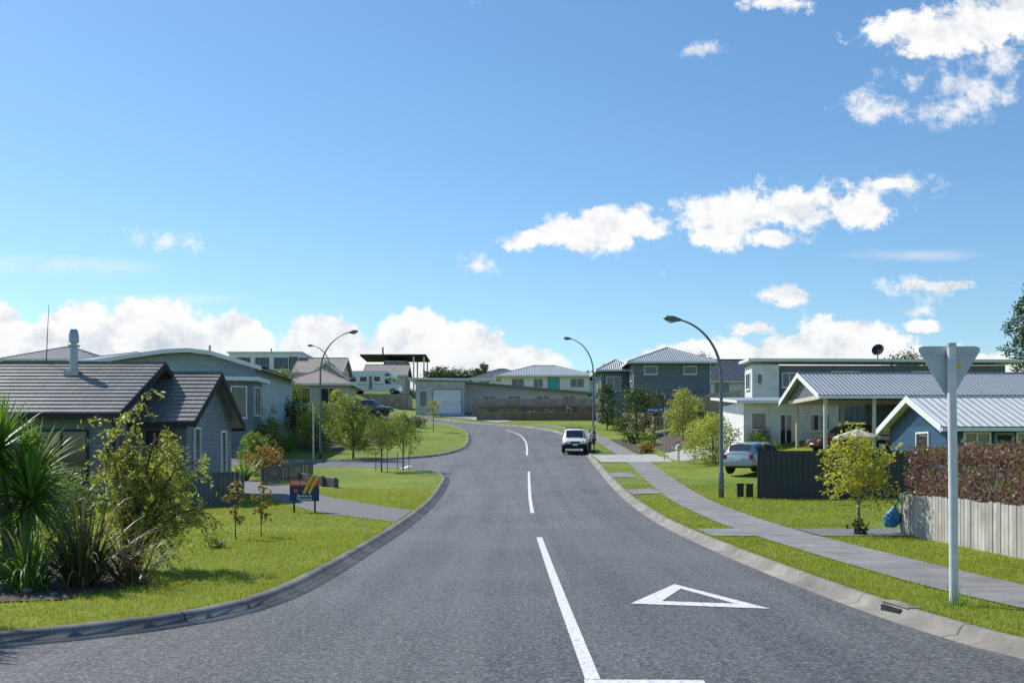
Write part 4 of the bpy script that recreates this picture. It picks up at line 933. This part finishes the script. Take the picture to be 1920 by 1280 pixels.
    for sg in (1,-1):
        zc=fs[2]*Ht-.06; mb=MB(); q=w*.62
        mb.tube([(X(.965),sg*q,zc),(X(.993),sg*q*.98,zc),(X(1.0)+.012,sg*q*.94,zc)],[.12,.11,.08],12); mb.build('headlight','headlight',root,smooth=2)
        mb=MB(); mb.box(X(0)-.012,X(.03),sg*w*.80-.09,sg*w*.80+.09,.45*Ht,.60*Ht); mb.build('tail_light','redlight',root,bevel=.01)
        mb=MB(); mx=X(tri-.02); yy=sg*(w+.10); mb.box(mx-.06,mx+.05,yy-.09,yy+.07,.60*Ht,.60*Ht+.13); mb.build('mirror',paint,root,bevel=.02)
        for f in (rng[-1][0]+.02,rng[-2][0]+.02):
            mb=MB(); mb.box(X(f),X(f)+.16,sg*(w+.002)-.012,sg*(w+.002)+.012,.51*Ht,.51*Ht+.03); mb.build('door_handle','darktrim',root)
    mb=MB(); mb.box(X(1)-.05,X(1)+.02,-w*.36,w*.36,fs[2]*Ht-.14,fs[2]*Ht-.02); mb.build('grille','black',root,bevel=.01)
    mb=MB(); mb.box(X(1)-.16,X(1)+.05,-w*.88,w*.88,.27*Ht,.36*Ht); mb.build('bumper','darktrim' if kind!='hatch' else paint,root,bevel=.03)
    mb=MB(); mb.box(X(0)-.05,X(0)+.16,-w*.90,w*.90,.27*Ht,.37*Ht); mb.build('bumper','darktrim' if kind!='hatch' else paint,root,bevel=.03)
    mb=MB(); mb.box(X(1)+.052,X(1)+.06,-.18,.18,.285*Ht,.345*Ht); mb.build('number_plate','txt',root)
    mb=MB(); mb.box(X(0)-.03,X(0)-.013,-.18,.18,.42*Ht,.48*Ht); mb.build('number_plate','txt',root)
    mb=MB(); mb.box(X(.06),X(.94),-w*.86,w*.86,.17*Ht,.25*Ht); mb.build('underbody','black',root)
    if rack:
        for sg in (1,-1): mb=MB(); mb.tube([(X(.10),sg*w*.66,Ht*1.0),(X(.12),sg*w*.66,Ht+.06),(X(.56),sg*w*.66,Ht+.06),(X(.58),sg*w*.66,Ht*.985)],.02,6); mb.build('roof_rail','darktrim',root)
        for f in (.2,.45): mb=MB(); mb.tube([(X(f),-w*.66,Ht+.08),(X(f),w*.66,Ht+.08)],.02,6); mb.build('roof_bar','darktrim',root)
    return root
car('parked_car','white four-wheel-drive wagon with roof rack parked at kerb',4.45,76.2,-math.pi/2-.03,4.6,1.75,1.72,'suv','carwhite',rack=True)
car('parked_car','silver hatchback parked on the lawn driveway',12.0,52,math.radians(50),4.1,1.72,1.5,'hatch','carsilver')
car('parked_car','dark red car parked under the carport',18.1,57.3,math.radians(195),4.4,1.75,1.5,'hatch','carred')
car('pickup_truck','dark grey pickup truck parked on the hillside',-15.8,118.5,math.radians(-20),5.0,1.85,1.8,'pickup','carnavy',cat='pickup truck')
# hardstand and motorhome
zt_=h(-18.4,142)+G+.595
root=empty('parking_platform',(-18.4,142,h(-18.4,142)),label='low gravel parking platform with timber edge on the slope',cat='platform'); o=tuple(root.location)
mb=MB(); mb.box(-23.5,-13.6,139.6,146,zt_-2.6,zt_-.03); mb.build('base','brownwood',root,o)
mb=MB(); mb.box(-23.4,-13.7,139.7,145.9,zt_-.029,zt_); mb.build('surface','gravel',root,o)
x,y=-18.5,141.6; root=empty('camper_van',(x,y,zt_),math.radians(-8),label='white motorhome with overcab bunk parked uphill',cat='camper van')
mb=MB(); prof=[(-3.5,.5),(1.9,.5),(1.9,2.0),(2.0,2.05),(3.0,2.15),(3.1,2.4),(2.7,2.95),(2.2,3.1),(-3.4,3.1),(-3.5,3.0)]
mb.prism([(a,-1.12,b) for a,b in prof],(0,2.24,0)); mb.build('body','carwhite',root,bevel=.05)
mb=MB(); mb.prism([(a,-1.0,b) for a,b in [(1.9,.45),(3.75,.45),(3.8,.9),(3.6,1.2),(2.9,1.32),(2.35,2.04),(1.9,2.04)]],(0,2.0,0)); mb.build('cab','carwhite',root,bevel=.05)
mb=MB(); mb.prism([(a,-1.01,b) for a,b in [(1.95,1.35),(2.78,1.35),(2.3,1.95),(1.95,1.95)]],(0,-.005,0)); mb.build('side_window','glass',root)
mb=MB(); mb.poly([(2.93,-.9,1.36),(2.93,.9,1.36),(2.40,.88,2.02),(2.40,-.88,2.02)]); mb.build('windscreen','glass',root)
for a,b,c,d in ((-2.9,-2.0,1.7,2.3),(-1.4,-.5,1.7,2.3),(.5,1.3,1.7,2.3),(2.0,2.6,2.35,2.7)):
    mb=MB(); mb.box(a,b,-1.135,-1.121,c,d); mb.build('side_window','glass',root)
mb=MB(); mb.box(-.2,.25,-1.13,-1.121,.6,2.4); mb.build('door','greytrim',root)
mb=MB(); mb.box(-3.4,1.8,-1.128,-1.1212,1.25,1.33); mb.build('stripe','carnavy',root)
for a in (-1.9,3.0):
    for sg in (-1,1):
        mb=MB(); mb.tube([(a,sg*.85,.37),(a,sg*1.13,.37)],.37,20); wh=mb.build('wheel','black',root); mb=MB(); mb.tube([(a,sg*1.13,.37),(a,sg*1.14,.37)],.2,14); mb.build('rim','rim',wh)
for sg in (-1,1):
    mb=MB(); mb.box(3.70,3.83,sg*.8-.13,sg*.8+.13,.8,1.0); mb.build('headlight','headlight',root)
# ------------------------------------------------------------ people
def skinmesh(name,V,E,R,mat,parent,sub=2):
    me=bpy.data.meshes.new(name); me.from_pydata(V,E,[]); me.materials.append(M[mat]); ob=bpy.data.objects.new(name,me); link(ob); ob.parent=parent
    sk=ob.modifiers.new('skin','SKIN'); sk.use_smooth_shade=True
    for i,r in enumerate(R):
        r=r if isinstance(r,tuple) else (r,r); me.skin_vertices[0].data[i].radius=r
    me.skin_vertices[0].data[0].use_root=True
    s=ob.modifiers.new('sub','SUBSURF'); s.levels=sub; s.render_levels=sub; return ob
def person(label,x,y,yaw,shirt,legs,armpose,short=False):
    z=h(x,y)+(G+.02 if x>5.5 else 0); root=empty('person',(x,y,z),yaw,label=label,cat='person')
    V=[];E=[];R=[]
    def add(p,r,pa=None):
        V.append(p);R.append(r)
        if pa is not None: E.append((pa,len(V)-1))
        return len(V)-1
    pel=add((0,0,.95),(.14,.10)); wa=add((0,0,1.12),(.125,.09),pel); ch=add((0,.01,1.32),(.155,.105),wa); nb=add((0,0,1.47),.07,ch); nk=add((0,-.005,1.53),.052,nb)
    hd=add((0,-.02,1.62),(.072,.085),nk); ht=add((0,-.015,1.70),(.07,.082),hd); tp=add((0,-.01,1.755),.045,ht)
    add((0,-.115,1.625),.012,hd)
    for sg in (1,-1): add((sg*.078,.0,1.64),.014,hd)
    for sg in (1,-1):
        sh=add((sg*.175,0,1.42),.058,ch); el,wr=armpose[0 if sg>0 else 1]; e=add((sg*el[0],el[1],el[2]),.042,sh); wv=Vector((sg*wr[0],wr[1],wr[2])); w_=add(tuple(wv),.027,e)
        ev=Vector((sg*el[0],el[1],el[2])); d=(wv-ev).normalized(); pm=add(tuple(wv+d*.07),(.04,.02),w_)
        sd=Vector((0,1,0)); sd=(sd-d*sd.dot(d)).normalized()
        for j,l in enumerate((.07,.08,.075,.06)):
            o=sd*((j-1.5)*.022); a=add(tuple(wv+d*.1+o),.009,pm); add(tuple(wv+d*(.1+l)+o*1.1+Vector((-sg*.02,0,0))),.007,a)
        add(tuple(wv+d*.06-sd*.06),.010,w_)
        hp=add((sg*.095,0,.88),.092,pel); kn=add((sg*.11,-.02,.48),.058,hp); an=add((sg*.12,.02,.09),.04,kn); add((sg*.125,-.13,.035),.035,an)
    skinmesh('body',V,E,R,'skin',root)
    cv=[(0,0,.93),(0,0,1.12),(0,.01,1.32),(0,0,1.45)];ce=[(0,1),(1,2),(2,3)];cr=[(.16,.12),(.15,.11),(.178,.125),.085]
    for sg in (1,-1):
        el=armpose[0 if sg>0 else 1][0]; cv.append((sg*.178,0,1.42)); cr.append(.075); ce.append((2,len(cv)-1)); cv.append((sg*(.178*.3+el[0]*.7),el[1]*.7,1.42+(el[2]-1.42)*.75)); cr.append(.06); ce.append((len(cv)-2,len(cv)-1))
    skinmesh('shirt',cv,ce,cr,shirt,root)
    pv=[(0,0,.98)];pe=[];pr=[(.155,.115)]
    for sg in (1,-1):
        pv.append((sg*.095,0,.86)); pr.append(.108); pe.append((0,len(pv)-1)); pv.append((sg*.11,-.02,.5)); pr.append(.075); pe.append((len(pv)-2,len(pv)-1))
        if not short: pv.append((sg*.12,.02,.11)); pr.append(.06); pe.append((len(pv)-2,len(pv)-1))
    skinmesh('trousers' if not short else 'shorts',pv,pe,pr,legs,root)
    skinmesh('hair',[(0,.02,1.66),(0,.015,1.73),(0,0,1.775)],[(0,1),(1,2)],[(.082,.088),(.08,.09),.05],'hair',root)
    for sg in (1,-1):
        mb=MB(); mb.tube([(sg*.03,-.105,1.665),(sg*.03,-.112,1.665)],.009,8); mb.build('eye','black',root)
        mb=MB(); mb.box(sg*.125-.05,sg*.125+.05,-.2,.08,.0,.08); mb.build('shoe','black',root,bevel=.02)
    mb=MB(); mb.box(-.025,.025,-.108,-.102,1.575,1.582); mb.build('mouth','red',root)
person('person in pale blue shirt and dark trousers standing by car',5.40,74.0,math.radians(-70),'shirt','jeans',[((.24,-.05,1.14),(.20,-.25,1.05)),((.24,.03,1.14),(.24,-.12,.9))])
person('person in charcoal top leaning against the parked car',5.8,75.2,math.radians(-95),'shirt2','shorts',[((.25,.02,1.15),(.12,-.2,1.12)),((.25,.02,1.15),(.10,-.22,1.16))],True)
# ------------------------------------------------------------ sky, sun
EL=math.radians(46); AZ=math.atan2(-.78,.62)
sd=Vector((math.sin(AZ)*math.cos(EL),math.cos(AZ)*math.cos(EL),math.sin(EL)))
su=bpy.data.lights.new('sun','SUN'); su.energy=5.0; su.angle=math.radians(.5); su.color=(1,.955,.88)
so=bpy.data.objects.new('sun',su); so.rotation_euler=sd.to_track_quat('Z','Y').to_euler(); so.location=(-40,40,60); link(so)
W_=bpy.data.worlds.new('World'); scene.world=W_; W_.use_nodes=True; nt=W_.node_tree; nt.nodes.clear()
try: W_.cycles.sampling_method='MANUAL'; W_.cycles.sample_map_resolution=256
except Exception as ex_: print(ex_)
BG=.15
out=nt.nodes.new('ShaderNodeOutputWorld'); bg=nt.nodes.new('ShaderNodeBackground'); bg.inputs[1].default_value=BG
sky=nt.nodes.new('ShaderNodeTexSky'); sky.sky_type='NISHITA'; sky.sun_disc=False; sky.sun_elevation=EL; sky.sun_rotation=AZ%(2*math.pi); sky.air_density=1.0; sky.dust_density=.35; sky.ozone_density=1.8
tc=nt.nodes.new('ShaderNodeTexCoord'); sp=nt.nodes.new('ShaderNodeSeparateXYZ'); L(nt,tc.outputs['Generated'],sp.inputs[0])
yy=mathn(nt,'MAXIMUM',sp.outputs[1],.05); u=mathn(nt,'DIVIDE',sp.outputs[0],yy); v=mathn(nt,'DIVIDE',sp.outputs[2],yy)
cb=nt.nodes.new('ShaderNodeCombineXYZ'); L(nt,u,cb.inputs[0]); L(nt,v,cb.inputs[1]); uv=cb.outputs[0]
def field(els):
    cur=None
    for (px,py,rx,ry) in els:
        a=nt.nodes.new('ShaderNodeVectorMath'); a.operation='MULTIPLY_ADD'; L(nt,uv,a.inputs[0]); a.inputs[1].default_value=(2000/rx,2000/ry,0); a.inputs[2].default_value=(-(px-960)/rx,-(850-py)/ry,0)
        c=nt.nodes.new('ShaderNodeVectorMath'); c.operation='LENGTH'; L(nt,a.outputs[0],c.inputs[0])
        cur=c.outputs['Value'] if cur is None else mathn(nt,'MINIMUM',cur,c.outputs['Value'])
    return mathn(nt,'SUBTRACT',1.0,cur)
bank=[(-60,660,150,110),(150,680,130,120),(290,680,130,135),(420,690,120,110),(600,690,100,110),(775,690,95,118),(880,700,110,100),(985,715,110,70),(250,740,700,95),(800,750,450,80),(1570,705,200,110),(1340,712,190,80),(1780,720,200,70)]
cum=[(1080,440,105,44),(1140,425,85,52),(1000,448,85,24),(1210,432,60,26),(1370,400,105,46),(1490,388,140,50),(1600,395,85,38),(1340,445,55,26),(1450,445,60,20),
 (1740,60,150,52),(1840,40,150,72),(1920,20,120,80),(1450,5,80,24),
 (1465,552,52,24),(1680,345,45,14),(1730,612,40,14),(1420,615,55,20),(1760,535,100,15)]
wis=[(1310,92,55,16),(320,455,85,26),(890,500,40,26),(1690,205,150,36),(1800,160,140,64),(1880,120,90,60),(1240,512,22,12),(900,5,20,10),(1720,585,40,12),(1740,535,140,28),(1690,350,80,28)]
wsp=[(1720,478,190,16),(120,500,260,26),(300,560,200,14)]
def nz(vec,scale,det,ro,sx=1,sy=1,off_=(0,0,0)):
    mp=nt.nodes.new('ShaderNodeMapping'); mp.inputs['Scale'].default_value=(sx,sy,1); mp.inputs['Location'].default_value=off_; L(nt,vec,mp.inputs[0]); return noise(nt,mp.outputs[0],scale,det,ro)
def srange(x,a,b): 
    n=nt.nodes.new('ShaderNodeMapRange'); n.interpolation_type='SMOOTHSTEP'; n.inputs[1].default_value=a; n.inputs[2].default_value=b; L(nt,x,n.inputs[0]); return n.outputs[0]
n1=nz(uv,17,8,.62,1,1.2); n2=nz(uv,17,5,.62,1,1.2,(.010,-.018,0)); nf=nz(uv,55,6,.7)
c1=mathn(nt,'SUBTRACT',n1,.5); cf=mathn(nt,'SUBTRACT',nf,.5)
e1_=mathn(nt,'MULTIPLY_ADD',c1,2.6,field(cum)); e1_=mathn(nt,'MULTIPLY_ADD',cf,1.7,e1_)
a1=srange(e1_,-.02,.5)
e0_=mathn(nt,'MULTIPLY_ADD',c1,.95,field(bank)); e0_=mathn(nt,'MULTIPLY_ADD',cf,.45,e0_); a0_=srange(e0_,.0,.13)
e2_=mathn(nt,'MULTIPLY_ADD',c1,3.8,field(wis)); e2_=mathn(nt,'MULTIPLY_ADD',cf,3.2,e2_); a2=mathn(nt,'MULTIPLY',srange(e2_,.05,1.3),.85)
n3=nz(uv,9,4,.6,1,5); e3_=mathn(nt,'MULTIPLY_ADD',mathn(nt,'SUBTRACT',n3,.5),1.2,field(wsp)); a3=mathn(nt,'MULTIPLY',srange(e3_,0,1.0),.35)
al=mathn(nt,'MAXIMUM',mathn(nt,'MAXIMUM',a0_,a1),mathn(nt,'MAXIMUM',a2,a3))
al=mathn(nt,'MULTIPLY',al,mathn(nt,'GREATER_THAN',sp.outputs[1],.06)); al=mathn(nt,'MULTIPLY',al,srange(sp.outputs[2],-.01,.01))
rel=mathn(nt,'MULTIPLY_ADD',mathn(nt,'SUBTRACT',n1,n2),3.8,.93,clamp=True)
thick=mathn(nt,'MAXIMUM',srange(e1_,.5,1.6),mathn(nt,'MULTIPLY',srange(e0_,.2,.9),2.0)); shade=mathn(nt,'SUBTRACT',rel,mathn(nt,'MULTIPLY',thick,.10),clamp=True)
K=1/BG
cc=mixc(nt,shade,(.60*K,.67*K,.76*K),(1.0*K,1.0*K,1.0*K))
tint=mixc(nt,1.0,sky.outputs[0],(.84,.99,1.07),'MULTIPLY')
hs=nt.nodes.new('ShaderNodeHueSaturation'); hs.inputs['Saturation'].default_value=1.08; hs.inputs['Value'].default_value=.90; L(nt,tint,hs.inputs['Color'])
fin=mixc(nt,al,hs.outputs[0],cc); L(nt,fin,bg.inputs[0]); L(nt,bg.outputs[0],out.inputs[0])
# ------------------------------------------------------------ camera
cd=bpy.data.cameras.new('camera'); cd.sensor_width=36; cd.lens=36*2000/1920; cd.shift_y=210/1920; cd.clip_end=8000; cd.clip_start=.1
co=bpy.data.objects.new('camera',cd); co.location=(0,0,1.9); co.rotation_euler=(math.pi/2,0,0); link(co); scene.camera=co
scene.view_settings.view_transform='Standard'; scene.view_settings.look='None'; scene.view_settings.exposure=0
